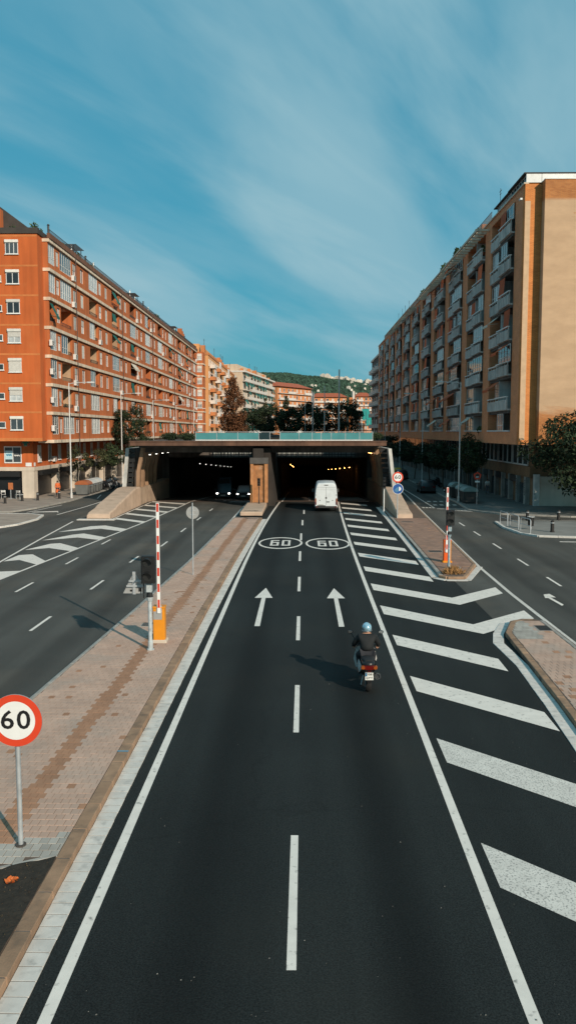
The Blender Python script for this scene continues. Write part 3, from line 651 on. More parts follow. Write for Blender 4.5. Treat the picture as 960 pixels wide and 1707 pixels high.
obj('wing_footing', MB().box(-17.9, -14.9, 66.2, 66.9, -.012, .06), M_GUT, kind='structure', label='pale flat footing slab at the toe of the left wing wall', cat='pavement')
# pillar and plinth
M_BRICKO = mat('pillar_brick', (0.40, 0.18, 0.072), 0.85, 0.22, 2.5, bump=0.3, bscale=24, dirt=((0.55, 0.47, 0.38), 1.0, 0.60, 0.72, 0.55))
PL = thing('tunnel_pillar', 'orange brick pillar with grey cap between the two tunnel bores', 'pillar', (-4.0, 78.1, 0))
obj('pilaster', MB().box(-0.80,-0.52,0,1.0,0.42,4.05), M_BRICKO, PL); obj('pilaster', MB().box(0.50,0.80,0,1.0,0.42,4.05), M_BRICKO, PL)
bk = MB()
rows = 34
for r in range(rows):
    z0 = 0.42 + 3.63*r/rows; off = (r % 2)*0.13
    xs = -0.52
    for c in range(5):
        x0 = max(-0.518, -0.52 + 0.26*c - off); x1 = min(0.498, -0.52 + 0.26*(c+1) - off)
        if x1 - x0 > .03: bk.box(x0+.006, x1-.006, 0.22+random.uniform(0,.03), 0.6, z0+.006, z0+3.63/rows-.006)
obj('brick_courses', bk, M_BRICKO, PL, kind='stuff'); obj('brick_backing', MB().box(-0.52,0.5,0.5,1.0,0.42,4.05), M_CONCD, PL)
obj('cap', MB().bbox(-0.86,0.86,-0.07,1.05,4.055,4.6,.03), mat('cap_grey', (0.075,0.07,0.065), 0.85, 0.2, 2), PL)
obj('cap_post', MB().box(-0.55,0.4,0.2,1.0,4.6,5.46), M_SOOT, PL)
PT = thing('concrete_plinth', 'low pink concrete plinth in front of the brick pillar, scribbled with graffiti', 'plinth', (-4.2, 69.0, 0))
obj('block', MB().bbox(-0.92,0.92,0.0,9.05,0.12,0.43,.06), M_CONCW, PT)
gf = MB(); random.seed(5)
sc_ = []
for k, base in enumerate([-.62, -.36, -.12, .12, .36]):
    pts = [(base, .55), (base+.08, 1.15), (base+.18, .6), (base+.2, 1.1), (base+.05, .85), (base+.24, .8)] if k % 2 else [(base+.22, 1.1), (base, 1.0), (base+.16, .8), (base+.02, .5), (base+.22, .62)]
    stroke(gf, pts, 0.045, 0.4335 + 0.0015*k)
stroke(gf, [(-.7,.42),(.62,.5)], .035, .4415)
obj('graffiti_scribble', gf, mat('graffiti_black', (0.02,0.016,0.014), 0.7, 0), PT)
# glass screen along the deck edge
M_TEAL = mat('teal_glass', (0.07, 0.235, 0.245), 0.12, 0.12, 1.0, spec=0.6, rnd=0.08)
M_TEALD = mat('smoked_glass', (0.015, 0.03, 0.032), 0.1, 0.1, 1.0, spec=0.6)
GS = thing('glass_screen', 'long low teal glass screen on posts along the deck edge', 'screen', (0, 84, 6.1))
xs = [-10.6,-8.5,-6.4,-4.3,-3.2,-2.2,-0.3,1.0,1.9,2.9,4.3,5.7,7.0]
for i, (a, b) in enumerate(zip(xs, xs[1:])):
    if i == 4: continue
    obj('pane', MB().box(a+.03, b-.03, -.012, .012, 0.14, 0.80), M_TEAL if i not in (3,) else M_TEALD, GS)
ps = MB()
for a in xs: obj('post', MB().box(a-.025, a+.025, -.03, .03, 0.0, 0.86), M_STEEL, GS)
obj('top_rail', MB().box(-10.63, 7.03, -.03, .03, 0.862, 0.91), M_STEEL, GS)
obj('bottom_rail', MB().box(-10.63, 7.03, -.06, .06, 0.03, 0.12), M_WHITEM, GS)
# ---------------------------------------------------------------- apartment blocks
def brickmat(name, c1, c2, mortar, sc=1.0, bump=0.3, rough=0.85, patch=None):
    m = bpy.data.materials.new(name); m.use_nodes = True; t = m.node_tree; L = t.links.new
    p = t.nodes['Principled BSDF']; p.inputs['Roughness'].default_value = rough; p.inputs['Specular IOR Level'].default_value = 0.2
    geo = N(t, 'ShaderNodeNewGeometry'); sp = N(t, 'ShaderNodeSeparateXYZ'); L(geo.outputs['Position'], sp.inputs[0])
    ad = N(t, 'ShaderNodeMath', operation='ADD'); L(sp.outputs[0], ad.inputs[0]); L(sp.outputs[1], ad.inputs[1])
    cb = N(t, 'ShaderNodeCombineXYZ'); L(ad.outputs[0], cb.inputs[0]); L(sp.outputs[2], cb.inputs[1])
    br = N(t, 'ShaderNodeTexBrick'); L(cb.outputs[0], br.inputs['Vector']); br.inputs['Scale'].default_value = sc
    br.inputs['Color1'].default_value = (*c1,1); br.inputs['Color2'].default_value = (*c2,1); br.inputs['Mortar'].default_value = (*mortar,1)
    br.inputs['Brick Width'].default_value = 0.30; br.inputs['Row Height'].default_value = 0.085; br.inputs['Mortar Size'].default_value = 0.011; br.inputs['Bias'].default_value = -0.1
    no = N(t, 'ShaderNodeTexNoise'); no.inputs['Scale'].default_value = 0.7; no.inputs['Detail'].default_value = 6
    mp = N(t, 'ShaderNodeMapping'); mp.inputs['Scale'].default_value = (1,1,2.2); L(geo.outputs['Position'], mp.inputs[0]); L(mp.outputs[0], no.inputs['Vector'])
    mr = N(t, 'ShaderNodeMapRange'); mr.inputs[1].default_value = .3; mr.inputs[2].default_value = .7; mr.inputs[3].default_value = .90; mr.inputs[4].default_value = 1.10; L(no.outputs[0], mr.inputs[0])
    sc_ = N(t, 'ShaderNodeVectorMath', operation='SCALE'); L(br.outputs['Color'], sc_.inputs[0]); L(mr.outputs[0], sc_.inputs['Scale']); out = sc_.outputs[0]
    if patch:
        n2 = N(t, 'ShaderNodeTexNoise'); n2.inputs['Scale'].default_value = 1.0; n2.inputs['Detail'].default_value = 7; n2.inputs['Roughness'].default_value = .65
        m2 = N(t, 'ShaderNodeMapping'); m2.inputs['Scale'].default_value = (.55,.55,2.6); L(geo.outputs['Position'], m2.inputs[0]); L(m2.outputs[0], n2.inputs['Vector'])
        r2 = N(t, 'ShaderNodeMapRange'); r2.inputs[1].default_value = patch[1]; r2.inputs[2].default_value = patch[1]+.06; L(n2.outputs[0], r2.inputs[0])
        # the bare brick shows at the top edge and at the foot where paint was never applied
        top = N(t, 'ShaderNodeMapRange'); top.inputs[1].default_value = patch[2]; top.inputs[2].default_value = patch[2]+.25; L(sp.outputs[2], top.inputs[0])
        bot = N(t, 'ShaderNodeMath', operation='MULTIPLY_ADD'); bot.inputs[1].default_value = 2.2; L(n2.outputs[0], bot.inputs[0]); L(sp.outputs[2], bot.inputs[2])
        bm_ = N(t, 'ShaderNodeMapRange'); bm_.inputs[1].default_value = patch[3]; bm_.inputs[2].default_value = patch[3]+1.0; bm_.inputs[3].default_value = 1; bm_.inputs[4].default_value = 0; L(bot.outputs[0], bm_.inputs[0])
        a1 = N(t, 'ShaderNodeMath', operation='MAXIMUM'); L(top.outputs[0], a1.inputs[0]); L(bm_.outputs[0], a1.inputs[1])
        a2 = N(t, 'ShaderNodeMath', operation='MAXIMUM'); L(a1.outputs[0], a2.inputs[0]); L(r2.outputs[0], a2.inputs[1])
        mx = N(t, 'ShaderNodeMix', data_type='RGBA'); L(a2.outputs[0], mx.inputs[0]); L(out, mx.inputs[7])
        pv = N(t, 'ShaderNodeVectorMath', operation='SCALE'); pv.inputs[0].default_value = patch[0]; L(mr.outputs[0], pv.inputs['Scale'])
        pm = N(t, 'ShaderNodeMix', data_type='RGBA'); pm.inputs[0].default_value = .82; L(br.outputs['Color'], pm.inputs[6]); L(pv.outputs[0], pm.inputs[7]); L(pm.outputs[2], mx.inputs[6]); out = mx.outputs[2]
    L(out, p.inputs['Base Color'])
    b = N(t, 'ShaderNodeBump'); b.inputs['Strength'].default_value = bump; b.inputs['Distance'].default_value = .012; L(br.outputs['Fac'], b.inputs['Height']); b.invert = True; L(b.outputs[0], p.inputs['Normal'])
    return m
M_STUC = mat('orange_stucco', (0.47, 0.108, 0.026), 0.9, 0.09, 0.35, bump=0.1, bscale=12, streak=0.14, dirt=((0.50, 0.17, 0.055), 0.5, 0.55, 0.85, 0.45))
M_STUCF = mat('orange_wall', (0.43, 0.125, 0.040), 0.9, 0.10, 0.5, streak=0.22)
M_LOGD = mat('loggia_shaded_brown', (0.15,0.055,0.025), .9, .15, 1)  # recess shade put into a darker brown for some linings
M_LOGC = mat('loggia_cream', (0.40,0.27,0.17), .9, .15, 1)
M_LINE = mat('stucco_joint', (0.50, 0.165, 0.05), 0.9, 0.15, 1.5)
M_BAND = mat('cream_band', (0.62, 0.51, 0.39), 0.85, 0.12, 0.8, streak=0.3, rnd=.05)
M_CREAM = mat('cream_stone', (0.55, 0.47, 0.38), 0.85, 0.1, 0.8, streak=.1)
M_FRAME = mat('white_frame', (0.66, 0.66, 0.64), 0.5, 0.06, 3, rnd=.08)
M_SHUT = mat('roller_shutter', (0.60, 0.58, 0.53), 0.6, 0.08, 3, rnd=.14)
M_PANE = mat('window_glass', (0.045, 0.055, 0.06), 0.08, 0.2, 1.5, spec=0.7, rnd=.6)
M_SHOPG = mat('shop_glass_dark', (0.012,0.013,0.014), .35, .2, 1.5, spec=.3)
M_CURT = mat('curtained_glass', (0.36, 0.38, 0.38), 0.25, 0.25, 2.0, spec=0.5, rnd=.35)
M_DARKB = mat('dark_reveal', (0.05, 0.04, 0.035), 0.9, 0.2, 1)
M_RAIL = mat('dark_railing', (0.03, 0.025, 0.022), 0.5, 0.1, 4)
M_AWG = mat('teal_awning', (0.015, 0.13, 0.11), 0.85, 0.15, 2, rnd=.25)
M_AWW = mat('pale_awning', (0.55, 0.50, 0.42), 0.85, 0.1, 2, rnd=.12)
M_AWO = mat('orange_awning', (0.50, 0.095, 0.022), 0.85, 0.15, 2, rnd=.3)
M_AC = mat('air_conditioner_white', (0.62, 0.61, 0.58), 0.5, 0.08, 5)
M_ROOFD = mat('roof_dark', (0.05, 0.043, 0.038), 0.85, 0.2, 1)
M_ROOFT = mat('roof_terracotta', (0.35, 0.09, 0.04), 0.85, 0.25, 1.5)
M_FLUE = mat('flue_metal', (0.6, 0.6, 0.58), 0.35, 0.1, 3, metal=.6)
M_PLANT = mat('balcony_leaves', (0.045, 0.075, 0.022), 0.8, 0.3, 3, island=.5)

PROTO = {}
def window(parent, w, h, loc, rotz=0, state=0, box=True, name='window', mull=1):
    """window with frame, pane, roller shutter lowered by state (0..2) and shutter box; faces local -y, origin bottom centre"""
    k = (w, h, state, box, mull)
    if k not in PROTO:
        f = MB(); e = .055
        f.box(-w/2, -w/2+e, -.05, .05, 0, h); f.box(w/2-e, w/2, -.05, .05, 0, h); f.box(-w/2+e, w/2-e, -.05, .05, 0, e); f.box(-w/2+e, w/2-e, -.05, .05, h-e, h)
        for j in range(mull):
            xm = -w/2 + w*(j+1)/(mull+1); f.box(xm-.03, xm+.03, -.045, .045, e, h-e)
        f.box(-w/2-.06, w/2+.06, -.12, .04, -.07, -.001)
        fm = f.mesh('window'); fm.materials.append(M_FRAME)
        pm = MB().box(-w/2+e, w/2-e, -.012, .012, e, h-e).mesh('pane'); pm.materials.append(M_PANE if state != 1 else M_CURT)
        sm = None
        if state in (1, 2):
            s = MB(); zlo = h*(.55 if state == 1 else .06); z = zlo
            while z < h-.03: s.box(-w/2+.03, w/2-.03, -.075, -.052, z, z+.085); z += .1
            sm = s.mesh('shutter'); sm.materials.append(M_SHUT)
        bm = None
        if box: bm = MB().bbox(-w/2-.04, w/2+.04, -.16, .02, h+.01, h+.28, .02).mesh('shutter_box'); bm.materials.append(M_SHUT)
        PROTO[k] = (fm, pm, sm, bm)
    fm, pm, sm, bm = PROTO[k]
    o = obj(name, fm, None, parent, loc, rotz); obj('pane', pm, None, o)
    if sm: obj('shutter', sm, None, o)
    if bm: obj('shutter_box', bm, None, o)
    return o
def glazing(parent, w, h, loc, rotz=0, cols=5, curtain=False):
    k = ('gl', w, h, cols, curtain)
    if k not in PROTO:
        f = MB(); e = .05
        for c in range(cols+1):
            x = -w/2 + e/2 + (w-e)*c/cols; f.box(x-e/2, x+e/2, -.04, .04, 0, h)
        for z in (0, h*.3, h-e):
            for c in range(cols):
                x0 = -w/2 + e/2 + (w-e)*c/cols + e/2; x1 = -w/2 + e/2 + (w-e)*(c+1)/cols - e/2; f.box(x0, x1, -.035, .035, z, z+e)
        fm = f.mesh('balcony_glazing'); fm.materials.append(M_FRAME)
        pm = MB().box(-w/2+e, w/2-e, -.01, .01, e, h-e).mesh('pane'); pm.materials.append(M_CURT if curtain else M_PANE); PROTO[k] = (fm, pm)
    o = obj('balcony_glazing', PROTO[k][0], None, parent, loc, rotz); obj('pane', PROTO[k][1], None, o); return o
def railing(parent, w, loc, rotz=0, h=.55, m=None):
    k = ('rl', w, h, (m or M_RAIL).name)
    if k not in PROTO:
        f = MB().box(-w/2, w/2, -.02, .02, h-.04, h); f.box(-w/2, w/2, -.015, .015, .03, .06); n = int(w/.14)
        for i in range(n+1): x = -w/2 + w*i/n; f.box(x-.009, x+.009, -.008, .008, .06, h-.04)
        fm = f.mesh('railing'); fm.materials.append(m or M_RAIL); PROTO[k] = fm
    return obj('railing', PROTO[k], None, parent, loc, rotz)
def acunit(parent, loc, rotz=0):
    if 'ac' not in PROTO:
        m = MB().bbox(-.4,.4,-.32,0,0,.58,.03).mesh('air_conditioner'); m.materials.append(M_AC)
        f = MB().annulus((-.1,.29), .17, .23, -.345, -.322, 14); f.disc((-.1,.29), .05, -.34, -.322, 8); fm = f.mesh('fan_grille'); fm.materials.append(M_RAIL); PROTO['ac'] = (m, fm)
    o = obj('air_conditioner', PROTO['ac'][0], None, parent, loc, rotz); obj('fan_grille', PROTO['ac'][1], None, o); return o
def awning(parent, w, loc, rotz, drop, out, m):
    k = ('aw', w, drop, out, m.name)
    if k not in PROTO:
        b = MB(); n = 6; pts = [(-.02 - out*i/n, -drop*i/n - .06*math.sin(math.pi*i/n)) for i in range(n+1)]
        b.loft([[(-w/2, p[0], p[1]), (w/2, p[0], p[1]), (w/2, p[0], p[1]-.025), (-w/2, p[0], p[1]-.025)] for p in pts], True, True)
        b.box(-w/2, w/2, -.045-out, -.022-out, -drop-.24, -drop-.003)
        if out > .3:
            for x in (-w/2+.06, w/2-.06): b.tube((x,-.02,-drop*.9), (x,-out,-drop-.03), .018, n=5)
        mm_ = b.mesh('awning'); mm_.materials.append(m); PROTO[k] = mm_
    return obj('awning', PROTO[k], None, parent, loc, rotz)
def leafclump(mb, c, r, n, s):
    for i in range(n):
        d = Vector((random.gauss(0,1), random.gauss(0,1), random.gauss(0,1))); d = d.normalized()*random.random()**.5
        p = Vector((c[0]+d.x*r[0], c[1]+d.y*r[1], c[2]+d.z*r[2])); a = Vector((random.gauss(0,1),random.gauss(0,1),random.gauss(0,1))).normalized(); b = a.orthogonal().normalized()*s*.6; a = a*s
        mb.poly([p-a, p+b*.9, p+a, p-b*.9])
def potplant(parent, loc, s=1.0):
    kk = 'pp%d' % random.randrange(3)
    if kk not in PROTO:
        p = MB().path([(0,0,0),(0,0,.3)], [.12,.17], 8).mesh('plant_pot'); p.materials.append(M_ROOFT)
        l = MB(); leafclump(l, (0,0,.6), (.35,.3,.4), 60, .12); lm = l.mesh('leaves'); lm.materials.append(M_PLANT); PROTO[kk] = (p, lm)
    o = obj('plant_pot', PROTO[kk][0], None, parent, loc); obj('leaves', PROTO[kk][1], None, o); o.scale = (s,s,s); return o

# ======== left: orange block (local x = along the street, local -y = towards the street)
random.seed(21)
LX, LY = -26.2, 84.8
LB = thing('apartment_block', 'long orange stucco apartment block with cream floor bands on the left', 'apartment block', (LX, LY, 0), R(90))
NF, FH, Z0, LEN = 7, 2.89, 6.08, 122.0
ZT = Z0 + NF*FH
PY = -0.5                                  # projecting street front
# front gable wall and body
bd = MB().box(0, LEN, 0.95, 15.5, Z0, ZT+0.2); bd.box(0, 1.7, 0.0, 0.95, Z0, ZT+0.2); obj('wall', bd, M_STUC, LB)
for k in range(1, NF+1): obj('wall_joint', MB().box(-.012, 0, 0.0, 15.5, Z0+k*FH-.1, Z0+k*FH+.08), M_LINE, LB)
obj('base_ledge', MB().box(-.10, 0, -.02, 15.5, Z0-.02, Z0+.3), M_LINE, LB)
# bays: (kind, x0, x1)
ops = [('b', 1.95, 4.0), ('w', 4.6, 5.7)]
x = 6.0
while x + 12 < LEN:
    ops += [('b', x, x+4.2), ('w', x+5.0, x+6.4), ('w', x+8.3, x+9.7)]; x += 12.15
ops += [('b', x, min(x+4.2, LEN-.5))] if x+2 < LEN else []
wm = MB()
for f in range(NF):
    z = Z0 + f*FH
    wm.box(1.7, LEN, PY, PY+.25, z+.1, z+.66); wm.box(1.7, LEN, PY, PY+.25, z+2.6, z+FH-.22)
    prev = 1.7
    for (kd, a, b) in ops:
        wm.box(prev, a, PY, PY+.25, z+.66, z+2.6); prev = b
        if kd == 'w': wm.box(a, b, PY, PY+.25, z+.66, z+.8); wm.box(a, b, PY, PY+.25, z+2.35, z+2.6)
        else:
            obj('loggia_lining', MB().box(a-.14, a-.005, PY+.25, .95, z+.1, z+FH-.22).box(b+.005, b+.14, PY+.25, .95, z+.1, z+FH-.22).box(a-.14, b+.14, .80, .949, z+.1, z+FH-.22), random.choice([M_STUCF, M_LOGD, M_LOGD, M_LOGC]), LB)
    wm.box(prev, LEN, PY, PY+.25, z+.66, z+2.6)
    wm.box(1.701, 1.9, PY+.25, .95, z, z+FH-.22)
obj('street_wall', wm, M_STUCF, LB)
for f in range(NF+1):
    z = Z0 + f*FH; obj('floor_band', MB().box(1.62, LEN+.05, PY-.22, .94, z-.22, z+.098), M_BAND, LB)
for f in range(NF):
    z = Z0 + f*FH
    for bi, (kd, a, b) in enumerate(ops):
        c = (a+b)/2; w = round(b-a, 3)
        if kd == 'w':
            st = random.choice([0,1,2,2,1,0]); window(LB, 1.38 if w > 1.3 else 1.08, 1.53, (c, PY+.14, z+.81), 0, st, box=False)
        else:
            r = random.random()
            window(LB, 1.5, 1.95, (c+random.choice([-.6,.0,.5])*(w/4.2), .74, z+.12), 0, random.choice([0,0,1,2]), box=False, name='balcony_door')
            if r < .38 or (bi == 0 and f in (1,2,3,5)): glazing(LB, w-.02, 1.92, (c, PY+.04, z+.665), 0, 5 if w > 3 else 3, random.random() < .6)
            elif r < .56:
                half = round(w*.55, 3); glazing(LB, half, 1.92, (a+half/2+.01, PY+.04, z+.665), 0, 3, random.random() < .5); railing(LB, round(w-half-.1,3), ((a+half+b)/2, PY+.06, z+.662), 0, .38)
            else:
                railing(LB, round(w-.05,3), (c, PY+.06, z+.662), 0, .38)
                q = random.random()
                if q < .42: awning(LB, round(w*.5,2), (a+w*.3, PY+.02, z+2.5), 0, random.choice([.9,1.4]), random.choice([.15,.7]), M_AWG)
                elif q < .45: awning(LB, round(w*.9,2), (c, PY+.02, z+2.5), 0, .8, .6, M_AWW)
                if random.random() < .5: potplant(LB, (a+.4+random.random()*(w-.8), PY+.42, z+.1), 1.1)
            if random.random() < .42: acunit(LB, (b+.55 if bi else a-.1, PY-.002, z+.35 if bi else z+1.0), 0)
for xp in (11.4, 35.8, 60.1, 84.4, 108.7): obj('drainpipe', MB().tube((xp,PY-.28,.2),(xp,PY-.28,ZT+.4), .05, n=6), M_RAIL, LB)
# gable windows (face -x)
for f in range(NF):
    z = Z0 + f*FH + 1.11
    window(LB, 1.28, 1.1, (-.03, 2.53, z), R(-90), [0,0,0,1,2,1,0][::-1][f] if f else 0, box=True, mull=2 if f in (6,) else 1)
    if f < 6: window(LB, .75, .62, (-.03, 4.05, z+.2), R(-90), 0, box=False, mull=0)
    window(LB, 1.28, 1.1, (-.03, 8.2, z), R(-90), 1, box=True)
# roof edge, terrace, penthouse
obj('parapet', MB().box(1.6, LEN+.05, PY-.32, PY+.0, ZT+.098, ZT+.62), mat('parapet_brown', (0.16,0.075,0.045), .9, .2, 1, streak=.3), LB)
obj('gable_parapet', MB().box(-.12, .25, -.12, 15.5, ZT+.2, ZT+.76), M_ROOFD, LB)
obj('street_parapet', MB().box(.25, LEN, -.12, .1, ZT+.2, ZT+.7), M_ROOFD, LB)
obj('terrace', MB().box(1.6, LEN, PY, .9, ZT+.1, ZT+.14), M_ROOFT, LB)
obj('penthouse_wall', MB().box(2.0, LEN-4, 4.4, 13, ZT+.2, ZT+3.2), M_STUCF, LB)
pr = MB().extr([(3.2,.9,ZT+.72),(3.2,13.5,ZT+.72),(3.2,13.5,ZT+4.3),(3.2,5.6,ZT+4.3)], (LEN-8,0,0)); obj('penthouse_roof', pr, M_ROOFD, LB)
for k in range(24):
    xx = 5.5+4.7*k; window(LB, 1.1, 1.1, (xx, 1.6, ZT+.75), 0, random.choice([0,1,2]), box=False)
railing(LB, 119.0, (61.5, PY-.1, ZT+.62), 0, .5)
for k in range(26):
    xx = random.uniform(3, LEN-3); h = random.uniform(.7, 1.6)
    if k < 14: obj('flue_pipe', MB().tube((xx,.5,ZT+.2),(xx,.5,ZT+.9+h),.11,n=8).tube((xx,.5,ZT+.9+h+.06),(xx,.5,ZT+.9+h+.2),.16,.1,n=8), M_FLUE if k % 3 else M_RAIL, LB)
    else: potplant(LB, (xx, -.1, ZT+.14), random.uniform(1.1, 1.8))
for xx in (13, 47, 88):
    pg = MB()
    for (a, b) in ((0,0),(3.2,0),(0,1.8),(3.2,1.8)): pg.box(xx+a-.04, xx+a+.04, -.2+b, -.12+b, ZT+.14, ZT+1.9)
    for j in range(9): pg.box(xx-.15+j*.42, xx-.09+j*.42, -.5, 1.9, ZT+1.902, ZT+1.97)
    obj('roof_pergola', pg, M_RAIL, LB)
for (xx, yy, s) in ((1.0,.6,1.5),(2.5,.4,1.2),(.7,2.6,1.1),(.8,4.5,1.1),(5.5,.4,1.3)): potplant(LB, (xx, yy, ZT+.2), s)
ch = MB()
for j in range(3): ch.box(LEN-6+j*1.9, LEN-5+j*1.9, 2.2, 3.2, ZT+3.0, ZT+4.9-.4*j)
obj('chimney', ch, M_STUCF, LB)
# end bay stepping out at the far end
eb = MB().box(LEN-.4, LEN+4, PY-1.6, .5, Z0, ZT); obj('end_bay', eb, M_STUCF, LB)
for f in range(NF): window(LB, 1.15, 1.5, (LEN-.42, PY-.75, Z0+f*FH+.9), R(-90), 1, box=False); obj('floor_band', MB().box(LEN-.5, LEN+4.1, PY-1.75, PY-.23, Z0+f*FH-.22, Z0+f*FH+.1), M_BAND, LB)
# two lower storeys, set back under the overhang
gx0, gy = 2.2, 1.7
lw = MB().box(gx0, LEN, gy, 15, 3.35, Z0-.02); obj('mezzanine_wall', lw, M_STUC, LB)
obj('stone_fascia', MB().box(gx0-.12, LEN, gy-.12, 15, 2.95, 3.349), M_CREAM, LB)
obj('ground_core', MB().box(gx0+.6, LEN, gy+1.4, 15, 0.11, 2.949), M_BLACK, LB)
for xx in [gx0+.55] + [gx0+7.5*k+1 for k in range(1,16)]: obj('ground_pillar', MB().box(xx-.62, xx+.62, gy-.05, gy+1.2, 0.1, 2.948), M_CREAM, LB)
for k in range(15):
    xx = gx0+1.2+7.5*k+.5; obj('shop_glass', MB().box(xx+.1, xx+6.1, gy+.5, gy+.56, .12, 2.4), M_SHOPG, LB); obj('shop_canopy', MB().box(xx+.1, xx+6.1, gy-.35, gy+.45, 2.42, 2.9), M_BLACK, LB)
for k in range(30):
    xx = gx0+2.0+3.7*k
    if xx < LEN-2:
        window(LB, 1.0, 1.75, (xx, gy-.03, 3.85), 0, random.choice([0,1,2,1]), box=False)
        if k % 3 == 1: acunit(LB, (xx+1.3, gy-.005, 3.7))
# gable side ground floor: cafe front (faces -x)
obj('shop_canopy', MB().box(gx0-.35, gx0+.5, gy+1.35, gy+12, 2.35, 2.9), M_BLACK, LB)
obj('shop_glass', MB().box(gx0+.35, gx0+.42, gy+1.3, gy+12, .12, 2.4), M_SHOPG, LB)
# big first-floor window with two advertising prints, facing the corner
f = MB(); wx = gx0-.02
f.box(wx-.05,wx+.05,2.9,2.98,3.75,5.5); f.box(wx-.05,wx+.05,4.62,4.7,3.75,5.5); f.box(wx-.05,wx+.05,2.98,4.62,3.75,3.86); f.box(wx-.05,wx+.05,2.98,4.62,5.39,5.5); f.box(wx-.05,wx+.05,3.76,3.84,3.86,5.39)
fo = obj('office_window', f, M_WHITEM, LB); obj('pane', MB().box(wx-.012,wx+.012,2.98,4.62,3.86,5.39), M_PANE, fo)
obj('poster', MB().box(wx-.03,wx-.02,3.86,4.6,4.15,5.05), mat('poster_pale_blue', (0.42,0.60,0.66), .6, .05), fo)
bl = MB()
for j in range(9): bl.disc((0,0), .001, 0, .001, 3) if False else bl.box(wx-.040,wx-.032, 3.92+.065*j, 3.98+.065*j, 4.5+.03*((j*7)%3), 4.66+.04*((j*5)%2))
obj('printed_word', bl, mat('print_blue', (0.03,0.20,0.34), .6, 0), fo)
bl = MB()
for j in range(8): bl.box(wx-.040,wx-.032, 3.08+.075*j, 3.145+.075*j, 4.46+.03*((j*5)%3), 4.58+.05*((j*3)%2))
obj('printed_word', bl, M_WHITEM, fo)
obj('wall_plaque', MB().box(gx0-.04,gx0-.002,1.78+.1,2.5,3.42,3.8), M_WHITEM, LB); obj('wall_plaque', MB().box(gx0+.15,gx0+.6,gy-.04,gy-.002,3.42,3.8), M_WHITEM, LB)
# ======== right: brick block (local x = -(distance along the street), local -y = towards the street)
random.seed(33)
RX, RY = 18.65, 73.0
M_BRK = brickmat('ochre_brick', (0.70,0.245,0.062), (0.58,0.185,0.045), (0.30,0.17,0.09))
M_BRKP = brickmat('painted_brick', (0.47,0.185,0.058), (0.36,0.125,0.038), (0.30,0.17,0.09), patch=((0.50,0.36,0.235), .66, 26.1, 9.3))
M_BRKS = brickmat('pier_brick', (0.72,0.275,0.125), (0.64,0.225,0.10), (0.50,0.26,0.15))
M_PARA = mat('parapet_concrete', (0.50,0.48,0.45), .85, .15, 1.2, streak=.3, rnd=.15)
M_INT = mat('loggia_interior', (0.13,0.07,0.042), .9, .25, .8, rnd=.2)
RB = thing('apartment_block', 'ochre brick apartment block with grey loggia balconies on the right', 'apartment block', (RX, RY, 0), R(-90))
F2, Z2, TOP = 3.1, 6.0, 27.7
NB = 11; PER = 12.0; RL = 3.2 + NB*PER + .6
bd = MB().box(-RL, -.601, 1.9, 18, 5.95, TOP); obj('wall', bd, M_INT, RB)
obj('gable_strip', MB().box(-.6, -.0, 0, 1.419, 5.9, TOP-.0), M_BRK, RB)
st = MB().box(-.0, .004, 0.0, .001, 5.9, 5.95)
obj('gable_wall', MB().box(-.6, .88, 1.42, 18, 5.92, TOP+.12), M_BRKP, RB)
obj('painted_corner_strip', MB().box(0.0, .012, 0.02, .47, 6.3, TOP-1.4), mat('painted_strip', (0.52,0.36,0.225), .85, .1, 2, bump=.4, bscale=18), RB)
obj('gable_coping', MB().box(-.65, .94, 1.38, 18, TOP+.121, TOP+.19), M_WHITEM, RB)
obj('base_band', MB().box(-RL, -.601, -.05, 1.899, 5.9, Z2+1.0), M_BRKS, RB)
obj('frieze', MB().box(-RL, -.601, 0.0, 1.899, 27.1, TOP), M_BRKS, RB)
piers = [(-3.2, -.601)] + [(-(3.2+PER*(i+1)), -(3.2+PER*i+9.1)) for i in range(NB)]
for (a, b) in piers:
    obj('brick_pier', MB().box(a, b, 0.0, 1.0, Z2+1.001, 27.099), M_BRKS, RB)
PK = {}
def balcony(parent, w, x, y, z, rib):
    k = (w, rib)
    if k not in PK:
        b = MB().box(-w/2, w/2, -.12, 0, -.12, .78); b.box(-w/2, w/2, 0, 1.6, -.16, -.02)
        n = 7
        for i in range(n+1): xx = -w/2+.04 + (w-.08)*i/n; b.box(xx-.035, xx+.035, -.15, -.121, -.1, .76)
        pm = b.mesh('balcony_parapet'); pm.materials.append(M_PARA)
        r = MB().box(-w/2-.02, w/2+.02, -.17, .05, 1.0, 1.09)
        for i in range(5): xx = -w/2+.05 + (w-.1)*i/4; r.box(xx-.025, xx+.025, -.09, -.04, .781, 1.0)
        hm = r.mesh('handrail'); hm.materials.append(M_WHITEM); sm = MB().box(-w/2, w/2, .08, 1.6, -.42, -.161).mesh('slab_shade_band'); sm.materials.append(M_CONCD); PK[k] = (pm, hm, sm)  # recessed dark band below the parapet: underside shade put into shape and colour
    o = obj('balcony_parapet', PK[k][0], None, parent, (x, y, z)); obj('handrail', PK[k][1], None, o); obj('slab_shade_band', PK[k][2], None, o); return o
